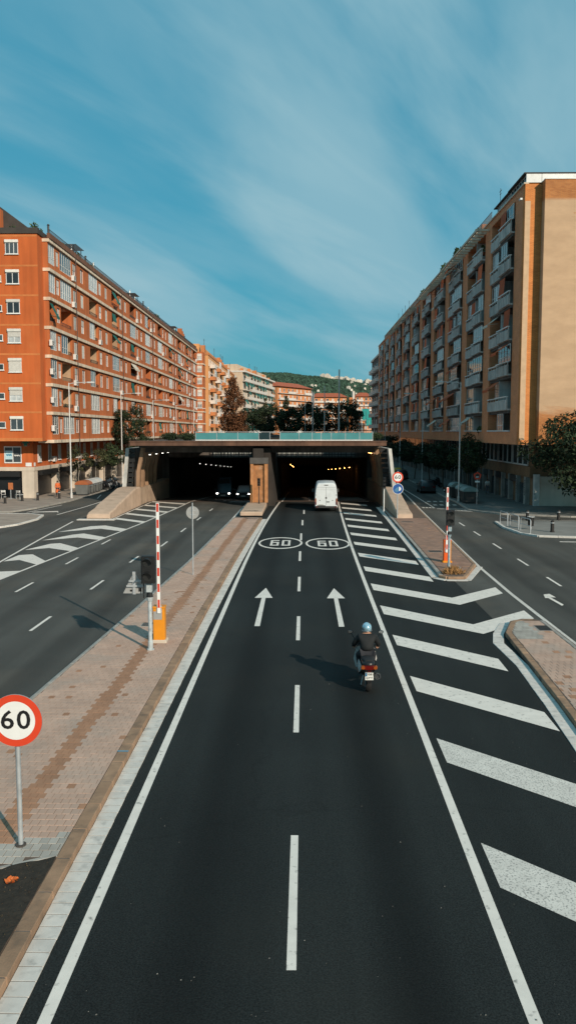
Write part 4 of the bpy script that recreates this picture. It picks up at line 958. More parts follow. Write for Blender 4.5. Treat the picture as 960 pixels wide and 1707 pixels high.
for i in range(NB):
    s0 = 3.2 + PER*i
    obj('loggia_party_wall', MB().box(-(s0+4.62), -(s0+4.48), .02, 1.899, Z2+1.0, 27.09), M_PARA, RB)
    for f in range(7):
        z = Z2 + f*F2
        for hlf in (0, 1):
            w = 4.5; xc = -(s0 + .02 + 2.25 + hlf*4.56); yo = -.42 if hlf == 0 else -.12
            if f > 0: balcony(RB, w-.06, xc, yo+.15, z, 0)
            else: obj('handrail', MB().box(-w/2+.05, w/2-.05, -.12, .02, 1.02, 1.14), M_WHITEM, RB, (xc, .0, z))
            zz = z + .98; hh = F2 - .44 - 1.09 if f < 6 else 1.28
            r = random.random()
            if r < .38: glazing(RB, w-.1, round(hh,3), (xc, yo+.30, zz+.11), 0, 4, random.random() < .3)
            elif r < .62: glazing(RB, 2.3, round(hh,3), (xc + random.choice([-1,1])*1.05, yo+.30, zz+.11), 0, 3, random.random() < .3)
            if r >= .38:
                window(RB, 1.7, 2.0, (xc+random.choice([-.9,0,.9]), 1.84, z+.05), 0, random.choice([0,1,2]), box=False, name='balcony_door')
            q = random.random()
            if q < .13: awning(RB, 2.2, (xc+random.choice([-1,1])*1.0, yo+.16, z+F2-(.48 if f < 6 else .75)), 0, .75, 1.1, M_AWO)
            elif q < .36: awning(RB, 2.1, (xc+random.choice([-1,1])*1.08, yo+.22, z+F2-(.48 if f < 6 else .75)), 0, 1.45, .1, M_AWO)
            elif q < .42: awning(RB, 2.2, (xc, yo+.16, z+F2-(.48 if f < 6 else .75)), 0, .7, 1.0, M_AWW)
            elif q < .52 and r > .3: potplant(RB, (xc+random.uniform(-1.5,1.5), yo+.5, z+.55), 1.2)
    # loggia ceilings/floors behind the piers are the balcony slabs
# rooftop
obj('roof_coping', MB().box(-RL, 0, -.12, .3, TOP+.001, TOP+.12), M_BAND, RB)
gr_ = obj('roof_room_wall', MB().box(-11.5, -.3, 1.2, 7.5, TOP+.12, TOP+.8), M_CREAM, RB)
glazing(RB, 5.4, .72, (-2.9, .22, TOP+.125), 0, 6, False); glazing(RB, 5.2, .7, (-8.4, .22, TOP+.125), 0, 6, True)
obj('roof_room_roof', MB().box(-5.8, -.05, -.1, 7.8, TOP+.86, TOP+.95), M_ROOFD, RB)
obj('roof_room_roof', MB().box(-11.6, -5.85, -.05, 7.8, TOP+.84, TOP+.92), M_ROOFD, RB)
obj('white_panel', MB().box(-.28, -.1, .1, 1.36, TOP+.13, TOP+.84), M_WHITEM, RB)
obj('white_panel', MB().box(-.28, -.1, 1.40, 5.2, TOP+.2, TOP+.84), M_WHITEM, RB)
tr = MB().extr([(-9,4.2,TOP+.2),(-9,12,TOP+.2),(-9,8.2,TOP+3.6)], (9.6,0,0)); obj('tiled_roof', tr, M_ROOFT, RB)
railing(RB, 40.0, (-33, .1, TOP+.12), 0, .9); railing(RB, 60.0, (-92, .1, TOP+.12), 0, .9)
obj('attic_wall', MB().box(-RL+3, -13, 3.0, 12, TOP+.01, TOP+2.4), M_BRKS, RB)
for (a, b) in ((-58, -13.5), (-104, -66)):                       # pergolas cantilevered from the roof edge
    n = int((b-a)/1.35)
    obj('pergola_beam', MB().box(a, b, -1.3, -1.15, TOP-.75, TOP-.53), M_BAND, RB)
    for j in range(n+1): obj('pergola_slat', MB().box(-.11, .11, -1.148, -.001, 0, .2), M_BAND, RB, (a+.15+(b-a-.3)*j/n, 0, TOP-.73))
for k in range(22):
    xx = -random.uniform(13, RL-4)
    if k < 12: potplant(RB, (xx, .5, TOP+.12), random.uniform(1.1, 2.0))
    elif k < 17: obj('roof_chimney', MB().box(xx-.5, xx+.5, 1.2, 2.2, TOP, TOP+random.uniform(1.2,2.2)), M_BRKS, RB)
    else: obj('roof_antenna', MB().tube((xx,2,TOP+2.4),(xx,2,TOP+4.6),.025,n=5).box(xx-.5,xx+.5,1.98,2.02,TOP+4.3,TOP+4.34).box(xx-.3,xx+.3,1.98,2.02,TOP+4.0,TOP+4.04), M_RAIL, RB)
obj('floodlight', MB().box(-.06,.4,-.5,-.32,TOP-1.4,TOP-1.25), M_WHITEM, RB)
# ground floors under the overhang
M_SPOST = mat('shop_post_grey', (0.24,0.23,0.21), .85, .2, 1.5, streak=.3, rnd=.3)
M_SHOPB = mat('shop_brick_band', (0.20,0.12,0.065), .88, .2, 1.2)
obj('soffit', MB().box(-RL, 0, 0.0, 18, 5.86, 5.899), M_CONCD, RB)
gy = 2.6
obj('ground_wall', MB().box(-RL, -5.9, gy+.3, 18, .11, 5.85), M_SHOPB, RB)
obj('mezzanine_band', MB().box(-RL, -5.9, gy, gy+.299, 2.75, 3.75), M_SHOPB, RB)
for k in range(20):
    xx = -(7.2 + 6.2*k)
    if xx < -RL+4: break
    for j in range(3): window(RB, 1.75, 1.9, (xx-1.0-1.95*j, gy+.2, 3.85), 0, 0, box=False, mull=0)
    obj('shop_post', MB().box(xx-.35, xx+.35, gy-.1, gy+.298, .11, 2.749), M_SPOST, RB)
    obj('shop_post', MB().box(xx-3.4, xx-2.9, gy-.1, gy+.298, .11, 2.749), M_SPOST, RB)
    obj('shop_door', MB().box(xx-2.7, xx-.5, gy+.15, gy+.22, .12, 2.1), M_PANE, RB)
    obj('shop_sign', MB().box(xx-5.9, xx-3.5, gy-.12, gy-.02, 2.1, 2.7), M_BLACK if k % 2 else M_ROOFD, RB)
    if k == 0:
        vl = MB()
        for c in range(9): vl.box(xx-.1+.05*((c*3)%2), xx+.12, gy-.115, gy-.102, 2.35-.17*c, 2.46-.17*c)
        obj('vertical_lettering', vl, M_BLACK, RB)
        vl = MB()
        for c in range(9): vl.box(xx-3.22+.05*((c*5)%2), xx-3.02, gy-.115, gy-.102, 2.35-.17*c, 2.46-.17*c)
        obj('vertical_lettering', vl, M_BLACK, RB)
# ---------------------------------------------------------------- farther blocks along the avenue
random.seed(44)
M_PEACH = mat('peach_stucco', (0.62,0.30,0.12), .9, .08, .4, streak=.1)
M_TERRA = mat('terracotta_wall', (0.50,0.19,0.07), .9, .1, .5, streak=.15)
M_PALE = mat('pale_wall', (0.56,0.42,0.30), .9, .1, .5, streak=.15)
M_SALM = mat('salmon_brick', (0.54,0.215,0.085), .9, .1, .5, rnd=.05)
M_GREYW = mat('grey_gable', (0.20,0.20,0.20), .9, .1, .3)
M_WSLAB = mat('white_slab', (0.60,0.55,0.50), .85, .1, .6, rnd=.06)
def far_block(label, loc, rotz, length, depth, z0, nf, fh, wallm, slabm, bay, balc, awm, roof, gable_windows=True, roofm=None, name='apartment_block'):
    """street face along local +x facing local -y; gable faces local -x"""
    t = thing(name, label, 'apartment block', loc, rotz); zt = z0+nf*fh
    obj('wall', MB().box(0, length, 0, depth, 0.0, zt), wallm, t)
    n = max(1, int(length/bay))
    PR = {}
    for f in range(nf):
        z = z0+f*fh
        if balc: obj('balcony_slab', MB().box(0.1, length-.1, -1.0, -.002, z-.15, z+.05), slabm, t)
        for i in range(n):
            xc = length*(i+.5)/n; bw = length/n
            r = random.random()
            window(t, 1.4, 1.7, (xc-bw*.22, -.02, z+.5), 0, random.choice([0,0,1,2]), box=False); window(t, 1.2, 1.5, (xc+bw*.25, -.02, z+.7), 0, random.choice([0,1,2]), box=False)
            if balc:
                k = ('fb', round(bw*.86,2), slabm.name)
                if k not in PROTO:
                    mm_ = MB().box(-bw*.43, bw*.43, -.12, 0, 0, .9).mesh('balcony_parapet'); mm_.materials.append(slabm); PROTO[k] = mm_
                if r < .85: obj('balcony_parapet', PROTO[k], None, t, (xc, -.92, z+.051))
                if awm and random.random() < .72: awning(t, 3.8, (xc+random.uniform(-.5,.5), -.75, z+fh-.35), 0, random.choice([.9,1.3]), random.choice([.3,.7]), awm)
    if gable_windows:
        for f in range(nf):
            for yy in (depth*.25, depth*.55): window(t, 1.2, 1.3, (-.03, yy, z0+f*fh+.8), R(-90), random.choice([0,1,2]), box=False)
    if roof == 'tile':
        obj('roof', MB().loft([[(-.6,-1.2,zt),(length+.6,-1.2,zt),(length+.6,depth+.6,zt),(-.6,depth+.6,zt)],[(3,depth*.45,zt+2.6),(length-3,depth*.45,zt+2.6),(length-3,depth*.55,zt+2.6),(3,depth*.55,zt+2.6)]], True, True), roofm or M_ROOFT, t)
    else:
        obj('parapet', MB().box(-.15, length+.15, -1.1 if balc else -.15, depth+.15, zt, zt+.55), slabm, t)
        obj('attic', MB().box(2, length-2, 2.5, depth-1, zt+.55, zt+3.0), wallm, t)
        for k in range(max(3, int(length/7))):
            xx = random.uniform(1, length-1); obj('chimney', MB().box(xx-.5, xx+.5, 1.0, 2.0, zt+.5, zt+random.uniform(1.4, 3.0)), M_TERRA, t)
            if k % 2: obj('roof_antenna', MB().tube((xx+1,1.5,zt+.5),(xx+1,1.5,zt+4.5),.05,n=5).box(xx+.4,xx+1.6,1.46,1.54,zt+4.1,zt+4.2), M_RAIL, t)
    return t
A90 = R(90)
fb = far_block('peach apartment block with blank end wall just past the orange block', (-23.6, 213.5, 0), A90, 84, 14, 5.0, 7, 3.02, M_PEACH, M_TERRA, 7.0, False, None, 'flat', True)
for f in range(7):                                        # bays that step out along its street face
    for i in range(6):
        obj('bay_box', MB().box(4+13*i, 9+13*i, -1.3, -.002, 5.0+f*3.02+.05, 5.0+f*3.02+.95), M_TERRA if (i+f) % 3 else M_WSLAB, fb)
        if (i+f) % 2: glazing(fb, 4.8, 1.75, (6.5+13*i, -1.2, 5.0+f*3.02+.96), 0, 4, True)
far_block('pale apartment block with teal awnings over long white balconies', (-21.5, 306, 0), math.atan2(66, 8.5), 67, 14, 6.3, 7, 3.15, M_PALE, M_WSLAB, 6.5, True, M_AWG, 'flat', False)
far_block('salmon brick block with white wraparound balconies and red roof edge', (-11.6, 398, 0), R(62), 34, 13, 6.5, 7, 3.1, M_SALM, M_WSLAB, 8, True, None, 'tile', True)
far_block('orange apartment house with hipped red roof far down the avenue', (6.5, 500, 0), R(8), 20, 14, 8.0, 6, 3.2, M_SALM, M_WSLAB, 6, True, None, 'tile', False)
gw = thing('gable_house', 'plain grey gable wall left of the red-roofed house', 'house', (2.2, 492, 0)); obj('wall', MB().extr([(0,0,0),(4.9,0,0),(4.9,0,29),(3.2,0,30.5),(0,0,27)], (0,10,0)), M_GREYW, gw)
far_block('small red-roofed house beside the dark balcony tower', (32.5, 520, 0), R(4), 10.5, 12, 8.0, 7, 2.9, M_SALM, M_WSLAB, 5, True, None, 'tile', False)
tw = thing('tower_house', 'narrow brown and white tower left of the small red-roofed house', 'house', (28.5, 515, 0)); obj('wall', MB().box(0,2.1,0,8,0,27.5), M_TERRA, tw); obj('stair_core', MB().box(2.11,3.4,.5,8,0,31), M_WSLAB, tw)
nt = thing('construction_netting', 'teal construction netting in front of the small red-roofed house', 'netting', (36.2, 512, 0)); 
obj('net', MB().box(0,4.3,0,.2,14,20.5).box(2.6,7.2,.3,.5,10.5,16.5), mat('teal_net', (0.02,0.27,0.25), .8, .1, 1), nt); obj('pole', MB().box(0,.15,.21,.3,0,20.6).box(4.1,4.25,.21,.3,0,20.6).box(7.0,7.15,.51,.6,0,16.6).box(0,4.2,.21,.26,13.9,14.0), M_STEEL, nt)
# dark neighbour past the brick block on the right
random.seed(8)
dkb = thing('apartment_block', 'dark apartment block with rounded white balconies past the brick block', 'apartment block', (19.7, 215, 0), R(-90))
obj('wall', MB().box(-26, 0, 0, 16, 0, 26.3), mat('dark_block_wall', (0.085,0.085,0.085), .9, .15, .6), dkb)
for f in range(7):
    for i in range(4):
        b = MB(); n = 8; ring = [(-2.6+5.2*k/n, -1.1*math.sin(math.pi*k/n)**.6 if 0 < k < n else 0) for k in range(n+1)]
        b.prism(ring, 0, .12); b.loft([[(p[0],p[1],z) for p in ring] for z in (.121,.95)], close=False)
        obj('balcony', b, M_WSLAB, dkb, (-3.3-6.4*i, -.01, 5.0+f*2.95)); window(dkb, 2.2, 2.0, (-3.3-6.4*i, -.03, 5.0+f*2.95+.2), 0, random.choice([0,1,2]), box=False, name='balcony_door')
obj('roof', MB().box(-26.2,.2,-.3,16.2,26.3,26.8), M_WSLAB, dkb)
# low far street fill so the avenue does not end in bare ground
random.seed(3)
for k, (x, y, w, h, lab) in enumerate(((-9, 452, 12, 17, 'low cream house left of the grey gable'), (24, 565, 9, 20, 'white low house between the two red-roofed houses'), (2, 560, 10, 23, 'cream house glimpsed between the salmon block and grey gable'), (44, 540, 16, 34, 'white block at the foot of the hill on the right'))):
    t = thing('house', lab, 'house', (x, y, 0)); obj('wall', MB().box(0,w,0,10,0,h), M_PALE if k % 2 else M_WSLAB, t)
    obj('roof', MB().extr([(-.3,-.3,h),(w+.3,-.3,h),(w/2,-.3,h+1.8)], (0,10.6,0)), M_ROOFT, t)
    for f in range(3):
        for i in range(int(w/3)): window(t, 1.4, 1.5, (1.5+3*i, -.03, h-3-3*f), 0, random.choice([0,1,2]), box=False)
# ---------------------------------------------------------------- hills with houses
random.seed(12)
def ridge(x):   # ridge height by direction (degrees right of the avenue)
    pts = [(-40,90),(-14,140),(-6,170),(-1.4,167),(.67,158),(2.3,148),(4.6,135),(7,130),(12,135),(25,110),(40,100)]
    for a, b in zip(pts, pts[1:]):
        if a[0] <= x <= b[0]:
            q = (x-a[0])/(b[0]-a[0]); q = q*q*(3-2*q); return a[1]+(b[1]-a[1])*q
    return 120
hv, hf = [], []; na, nr = 150, 34
def hill_z(ang, q):
    base = ridge(ang); s = math.sin(min(1, q)*math.pi/2)**1.4 if q <= 1 else 1-.5*(q-1)
    return base*s
rr_ = random.Random(2)
for j in range(nr+1):
    q = j/nr*1.35; dist = 900 + 1700*q
    for i in range(na+1):
        ang = -40+80*i/na; a = R(ang)
        hv.append((math.sin(a)*dist, math.cos(a)*dist, hill_z(ang, q) + (rr_.uniform(-3.5,3.5) if 0 < j else -2)))
for j in range(nr):
    for i in range(na): hf.append((j*(na+1)+i, j*(na+1)+i+1, (j+1)*(na+1)+i+1, (j+1)*(na+1)+i))
obj('hill', MB().add(hv, hf), mat('wooded_hill', (0.034,0.062,0.048), 1.0, .5, .012, dirt=((0.10,0.10,0.075), .02, .58, .75, .5)), smooth=80, kind='structure', label='dark wooded hills behind the city', cat='hill')
# woodland on the hillside that reads as one mass
wd = MB()
for k in range(9000):
    ang = random.uniform(-3.2, 6.5); q = random.uniform(.1, 1.02); a = R(ang); dist = 900+1700*q; z = hill_z(ang, q); r = random.uniform(3.5, 8)
    x, y = math.sin(a)*dist, math.cos(a)*dist; o = len(wd.v)
    wd.v += [(x-r,y-r*.3,z-3),(x+r,y-r*.3,z-3),(x+r*random.uniform(-.3,.3),y,z+r*1.1),(x,y+r,z-3),(x-r*.7,y-r*.2,z+r*.55),(x+r*.75,y-r*.2,z+r*.5)]
    wd.f += [(o,o+1,o+5,o+2,o+4),(o+1,o+3,o+2,o+5),(o+3,o,o+4,o+2)]
obj('hillside_wood', wd, mat('hill_trees', (0.032,0.066,0.045), 1.0, .3, .02, island=.5), kind='stuff', label='distant woodland covering the hills', cat='wood')
random.seed(17)
M_HH = mat('hill_house_white', (0.60,0.54,0.46), .9, .1, .2, rnd=.25)
hm1 = MB().box(-6,6,-5,5,-4,8).extr([(-6.4,-5.4,8),(6.4,-5.4,8),(0,-5.4,11)], (0,10.8,0)).mesh('wall'); hm1.materials.append(M_HH)
hm2 = MB().box(-9,9,-5,5,-4,12).box(-4,5,-4,4,12,15).mesh('wall'); hm2.materials.append(M_HH)
for k in range(120):
    if k < 62: ang = random.uniform(1.3, 4.6); q = random.uniform(.86, 1.02)
    elif k < 95: ang = random.uniform(-1.3, 1.2); q = random.uniform(.12, .5)
    else: ang = random.uniform(3.0, 5.0); q = random.uniform(.25, .7)
    a = R(ang); dist = 900+1700*q
    s = random.uniform(.45, .95) if k < 62 else random.uniform(.22, .42)
    o = obj('hillside_house', hm1 if k % 2 else hm2, None, None, (math.sin(a)*dist, math.cos(a)*dist-15, hill_z(ang, q)+(8 if k < 62 else 4)), random.uniform(-.5,.5), label='tiny white house among many ' + ('along the crest of the distant hill' if k < 62 else 'low on the hill behind the red-roofed house' if k < 95 else 'halfway up the right slope of the distant hill'), cat='house', group='houses ' + ('on the hill crest' if k < 62 else 'on the lower hill' if k < 95 else 'on the right slope'))
    o.scale = (s,s,s)
# ---------------------------------------------------------------- trees
def leaf_mat(name, col, isl=.55): return mat(name, col, .75, .35, .8, island=isl, spec=.2)
M_LEAFD = leaf_mat('leaves_dark', (0.020,0.032,0.014)); M_LEAFM = leaf_mat('leaves_mid', (0.028,0.042,0.017)); M_LEAFO = leaf_mat('leaves_olive', (0.040,0.042,0.018))
M_LEAFB = leaf_mat('leaves_rust', (0.11,0.048,0.022)); M_BARK = mat('bark', (0.07,0.055,0.042), .95, .3, 3, bump=.5, bscale=12); M_BARKP = mat('bark_pale', (0.30,0.27,0.23), .95, .3, 3)
def make_tree(name, label, loc, h, rx, ry, rz, cz, leafm, n, ls, seed, shape='round', trunk=.16, clumps=34, bark=None, group=None, thin=False):
    rnd = random.Random(seed); t = thing(name, label, 'tree', loc, 0, group)
    tb = MB(); top = cz + rz*.35; pts = []; x = y = 0
    for k in range(6):
        q = k/5; pts.append((x, y, top*q)); x += rnd.uniform(-.12,.12); y += rnd.uniform(-.12,.12)
    tb.path(pts, [trunk*(1-.7*k/5) for k in range(6)], 8)
    for k in range(9):
        a = rnd.uniform(0, 6.28); z0 = rnd.uniform(max(cz-rz*.9, top*.3), top*.95); l = rnd.uniform(.45,.8)
        p0 = Vector((0,0,z0)); p2 = Vector((math.cos(a)*rx*l, math.sin(a)*ry*l, min(z0+rz*rnd.uniform(.2,.7), cz+rz*.8))); p1 = (p0+p2)/2 + Vector((0,0,.15*rz))
        tb.path([p0,p1,p2], [trunk*.42, trunk*.28, trunk*.1], 6)
    obj('trunk', tb, bark or M_BARK, t, smooth=60)
    cb = MB(); cl = []
    for k in range(clumps):
        while True:
            d = Vector((rnd.uniform(-1,1), rnd.uniform(-1,1), rnd.uniform(-1,1)))
            if d.length <= 1: break
        if d.length > .01: d = d.normalized()*(d.length**.5)
        if shape == 'cone':
            w = 1-.82*((d.z+1)/2); d = Vector((d.x*w, d.y*w, d.z)); s = .34*(w+.25)
        else:
            s = rnd.uniform(.22,.42)
        cl.append((d, s))
    tot = sum(s*s for _, s in cl)
    for d, s in cl:
        c = Vector((d.x*rx, d.y*ry, cz+d.z*rz)); m = int(n*s*s/tot)
        for i in range(m):
            while True:
                e = Vector((rnd.uniform(-1,1), rnd.uniform(-1,1), rnd.uniform(-1,1)))
                if .15 < e.length <= 1: break
            e = e.normalized()*(e.length**.6); p = c + Vector((e.x*rx*s, e.y*ry*s, e.z*min(rz,rx)*s*.95))
            nrm = (e + Vector((rnd.gauss(0,.5), rnd.gauss(0,.5), rnd.gauss(.35,.5)))).normalized(); a = nrm.orthogonal().normalized(); a.rotate(Matrix.Rotation(rnd.uniform(0,6.28), 3, nrm)); b = nrm.cross(a); q = ls*rnd.uniform(.6,1.3)
            cb.poly([p-a*q, p+b*q*.45, p+a*q, p-b*q*.45])
    obj('crown', cb, leafm, t); return t
# big tree at the right edge
make_tree('broadleaf_tree', 'big dark spreading tree at the right edge hiding the brick gable foot', (24.6, 69.5, .1), 9, 5.2, 4.0, 3.3, 5.3, M_LEAFD, 15000, .17, 1, clumps=60, trunk=.26)
make_tree('broadleaf_tree', 'upper part of a taller dark tree cut off by the right picture edge', (29.5, 67.5, .1), 10, 4.4, 4, 4.2, 6.6, M_LEAFD, 10000, .18, 2, clumps=46, trunk=.28)
# right sidewalk
for k, (x, y, h, s, lab) in enumerate(((17.3, 88.5, 6.3, 1.75, 'leafy street tree in front of the right shops, nearest along the right sidewalk'), (16.6, 99, 5.6, 1.9, 'second dark street tree along the right sidewalk'), (16.5, 110, 5.4, 1.9, 'third dark street tree along the right sidewalk'), (16.4, 123, 5.4, 2.0, 'fourth dark street tree along the right sidewalk'), (16.3, 137, 5.6, 2.2, 'fifth dark street tree along the right sidewalk, near the tunnel deck'), (16.3, 153, 6, 2.2, 'farthest dark street tree along the right sidewalk'))):
    make_tree('street_tree', lab, (x, y, .12), h, s, s*1.2, h*.27, h*.72, M_LEAFM if k == 0 else M_LEAFD, 5200 if k < 2 else 3000, .12 if k < 2 else .16, 20+k, trunk=.09, clumps=30, group='street trees along the right sidewalk')
# left sidewalk
for k, (x, y, h, s, lab, m, n) in enumerate(((-24.6, 92.5, 5.0, 1.35, 'thin young street tree beside the grey waste containers', M_LEAFO, 1100), (-24.4, 99.5, 5.0, 1.4, 'second thin street tree behind the waste containers', M_LEAFO, 1300), (-24.3, 107, 5.0, 1.6, 'third street tree above the parked scooters', M_LEAFM, 2200), (-23.6, 115.5, 10.6, 2.4, 'tall dark green tree beside the left lamp post', M_LEAFD, 9000), (-24, 132, 6.5, 2.2, 'dark tree on the left sidewalk close behind the tall green tree', M_LEAFD, 3500), (-24, 150, 6.5, 2.2, 'farthest street tree on the left sidewalk', M_LEAFM, 3000))):
    big = k == 3
    make_tree('street_tree', lab, (x, y, .12), h, s, s*1.15, h*(.36 if big else .24), h*(.62 if big else .78), m, n, .13, 40+k, trunk=.15 if big else .06, clumps=44 if big else 18, bark=M_BARK if big else M_BARKP, group='street trees along the left sidewalk')
# trees on the deck
make_tree('conical_tree', 'tall rust brown conical tree on the tunnel deck', (-10.6, 132, 6.2), 9.6, 2.5, 2.5, 4.9, 4.9, M_LEAFB, 9000, .17, 60, 'cone', .18, 80)
make_tree('conifer', 'slim dark conifer on the deck left of the round trees', (-6.1, 140, 6.2), 6, 1.6, 1.6, 3.1, 3.2, M_LEAFO, 3500, .16, 61, 'cone', .13, 40)
make_tree('conifer', 'slim dark conifer standing in front of the salmon block', (-2.6, 136, 6.2), 6.4, 1.5, 1.5, 3.4, 3.4, M_LEAFD, 3500, .16, 62, 'cone', .13, 40)
for k, (x, y, h, s, lab) in enumerate(((-4.9, 118, 4.6, 2.2, 'round dark tree on the deck, leftmost of the row behind the glass screen'), (-1.6, 114, 3.9, 1.6, 'second round dark tree of the row behind the glass screen'), (1.0, 121, 4.8, 1.9, 'third round dark tree of the row, between two flag poles'), (3.6, 118, 4.7, 2.0, 'fourth round dark tree of the row, left of the tallest pole'), (6.4, 122, 5.2, 1.9, 'rightmost round dark tree of the row, right of the tallest pole'), (-8.6, 150, 5.0, 2.3, 'dark tree on the deck behind the rust brown one'), (9.3, 175, 7.0, 2.6, 'dark tree beyond the deck end near the poles'))):
    make_tree('deck_tree', lab, (x, y, 6.2 if k < 6 else 0.0), h, s, s, h*.42, h*.58 + (0 if k < 6 else 3.5), M_LEAFD, 4800, .14, 70+k, trunk=.12, clumps=36, group='dark trees on the deck')
for k, (x, w, lab) in enumerate(((5.9, 1.6, 'low dark shrub at the right end of the deck'), (7.4, 1.0, 'small dark shrub at the right deck corner'), (-11.8, 1.1, 'low dark shrub at the left end of the glass screen'), (-13.7, .9, 'small dark shrub near the left deck corner'))):
    b = MB(); random.seed(90+k); leafclump(b, (0,0,.42), (w,.7,.42), 900, .09)
    t = thing('shrub', lab, 'shrub', (x, 86 + k*.5, 6.1)); obj('foliage', b, M_LEAFD, t); obj('stem', MB().tube((0,0,0),(0,0,.5),.04,n=6), M_BARK, t)
# ---------------------------------------------------------------- street lamps and poles
random.seed(5)
M_POLE = mat('lamp_post_grey', (0.58,0.57,0.55), .5, .1, 3, metal=.2)
def lamp_post(label, loc, h, arm, sgn, group):
    t = thing('street_lamp', label, 'street lamp', loc, 0, group)
    obj('post', MB().path([(0,0,0),(0,0,.5),(0,0,.52),(0,0,h)], [.13,.13,.085,.05], 8), M_POLE, t, smooth=40)
    obj('arm', MB().path([(0,0,h-.1),(sgn*arm*.3,0,h+.0),(sgn*arm,0,h+.06)], .035, 6), M_POLE, t)
    obj('lantern', MB().bbox(min(sgn*arm,sgn*(arm+.75)), max(sgn*arm,sgn*(arm+.75)), -.14,.14,h-.02,h+.12,.03), M_POLE, t)
    return t
onL = ['nearest tall lamp post on the left sidewalk by the corner shop', 'second lamp post on the left, in front of the tall green tree', 'third lamp post along the left sidewalk', 'fourth lamp post along the left sidewalk', 'farthest lamp post along the left sidewalk']
for k, y in enumerate((87.0, 112, 136, 161, 187)): lamp_post(onL[k], (-24.0, y, .12), 11.9, 1.9, 1, 'lamp posts on the left sidewalk')
onR = ['nearest tall lamp post on the right sidewalk beside the dark bins', 'second lamp post along the right sidewalk', 'third lamp post along the right sidewalk', 'fourth lamp post along the right sidewalk', 'fifth lamp post along the right sidewalk', 'farthest lamp post along the right sidewalk']
for k, y in enumerate((83.3, 109, 134, 158, 182, 206)): lamp_post(onR[k], (15.5, y, .12), 11.7, 1.7, -1, 'lamp posts on the right sidewalk')
for (x, y, h, r, lab) in ((4.78,110,8.8,.11,'tallest grey pole standing on the deck'), (2.95,112,6.8,.07,'second tallest pole on the deck, left of the tallest'), (1.4,112,6.0,.05,'thin pole on the deck, third from the right'), (0.4,114,5.2,.04,'shortest thin pole on the deck behind the screen'), (5.2,124,4.6,.04,'thin short pole just right of the tallest one')):
    t = thing('pole', lab, 'pole', (x, y, 6.22)); obj('shaft', MB().path([(0,0,0),(0,0,h)], [r, r*.8], 8), M_POLE, t); obj('base_flange', MB().box(-.2,.2,-.2,.2,0,.04), M_STEEL, t)
for k, (x, y, h) in enumerate(((18.5,230,13), (20.6,238,13), (21.5,246,12.5), (15.2,250,12))):
    t = thing('pole', ['leftmost', 'second', 'third', 'fourth'][k] + ' thin pole of the cluster beyond the deck on the right', 'pole', (x-4.5, y, 0)); obj('shaft', MB().path([(0,0,0),(0,0,h)], [.12,.07], 6), M_POLE, t); obj('arm', MB().tube((0,0,h-.2),(-1.8,0,h),.05,n=5), M_POLE, t)
# ---------------------------------------------------------------- signs
M_SIGNR = mat('sign_red', (0.62,0.055,0.02), .45, .04, 5); M_SIGNW = mat('sign_white', (0.72,0.72,0.70), .45, .04, 5); M_SIGNB = mat('sign_blue', (0.012,0.075,0.27), .45, .05, 5)
M_SIGNK = mat('sign_black', (0.012,0.012,0.012), .5, 0); M_GREYB = mat('sign_back_grey', (0.36,0.36,0.35), .5, .1, 5, metal=.3)
def speed_sign(t, z, d, txt):
    r = d/2
    obj('plate', MB().disc((0,z), r, -.012, .012, 40), M_GREYB, t); p = obj('red_rim', MB().annulus((0,z), r*.74, r*.995, -.02, -.013, 48), M_SIGNR, t)
    obj('white_field', MB().disc((0,z), r*.738, -.018, -.0125, 40), M_SIGNW, t)
    o = obj('number', text_mesh(txt, d*.50, .002, d*.006), M_SIGNK, t, (0,-.0225,z), (R(90),0,0)); o.scale = (1.1,1,1)
t = thing('speed_sign', 'large round 60 speed limit sign on a pole at the left picture edge', 'road sign', (-4.70, 13.37, .13))
obj('pole', MB().path([(0,.05,0),(0,.05,2.52)], .042, 12), M_STEEL, t, smooth=40); obj('collar', MB().path([(0,.05,0),(0,.05,.03)], .09, 12), M_CONCD, t); obj('bracket', MB().box(-.12,.12,.012,.1,2.0,2.06).box(-.12,.12,.012,.1,2.32,2.38), M_STEEL, t)
speed_sign(t, 2.18, .88, '60')
t = thing('round_sign', 'back of a round grey sign on a slim pole in the median', 'road sign', (-5.26, 40.2, .13)); obj('pole', MB().path([(0,-.04,0),(0,-.04,3.5)], .03, 10), M_STEEL, t, smooth=40)
obj('plate', MB().disc((0,3.02), .31, 0.0, .02, 32), M_GREYB, t); obj('face', MB().disc((0,3.02), .305, .021, .025, 32), M_SIGNB, t); obj('bracket', MB().box(-.14,.14,-.012,-.001,2.9,2.94).box(-.14,.14,-.012,-.001,3.1,3.14).box(.16,.26,-.008,-.001,3.0,3.03), M_STEEL, t)
t = thing('speed_sign', 'round 60 sign above the blue headlight sign on the right median', 'road sign', (7.6, 66.9, .13)); obj('pole', MB().path([(0,.05,0),(0,.05,3.75)], .045, 10), M_STEEL, t, smooth=40); speed_sign(t, 3.28, .86, '60')
t2 = thing('headlight_sign', 'round blue dipped headlight sign below the right 60 sign', 'road sign', (7.6, 66.9, .13))
z = 2.36; obj('plate', MB().disc((0.02,z), .43, -.012, .012, 36), M_SIGNW, t2); obj('blue_field', MB().disc((0.02,z), .40, -.018, -.0125, 36), M_SIGNB, t2)
hl = MB(); n = 12; pts = [(.10,-.02,z-.17)] + [(.10+.17*math.cos(-math.pi/2+math.pi*k/n), -.02, z+.17*math.sin(-math.pi/2+math.pi*k/n)) for k in range(n+1)] + [(.10,-.02,z+.17)]
hl.extr(pts[1:-1], (0,-.004,0)); obj('lamp_symbol', hl, M_SIGNW, t2)
bmk = MB()
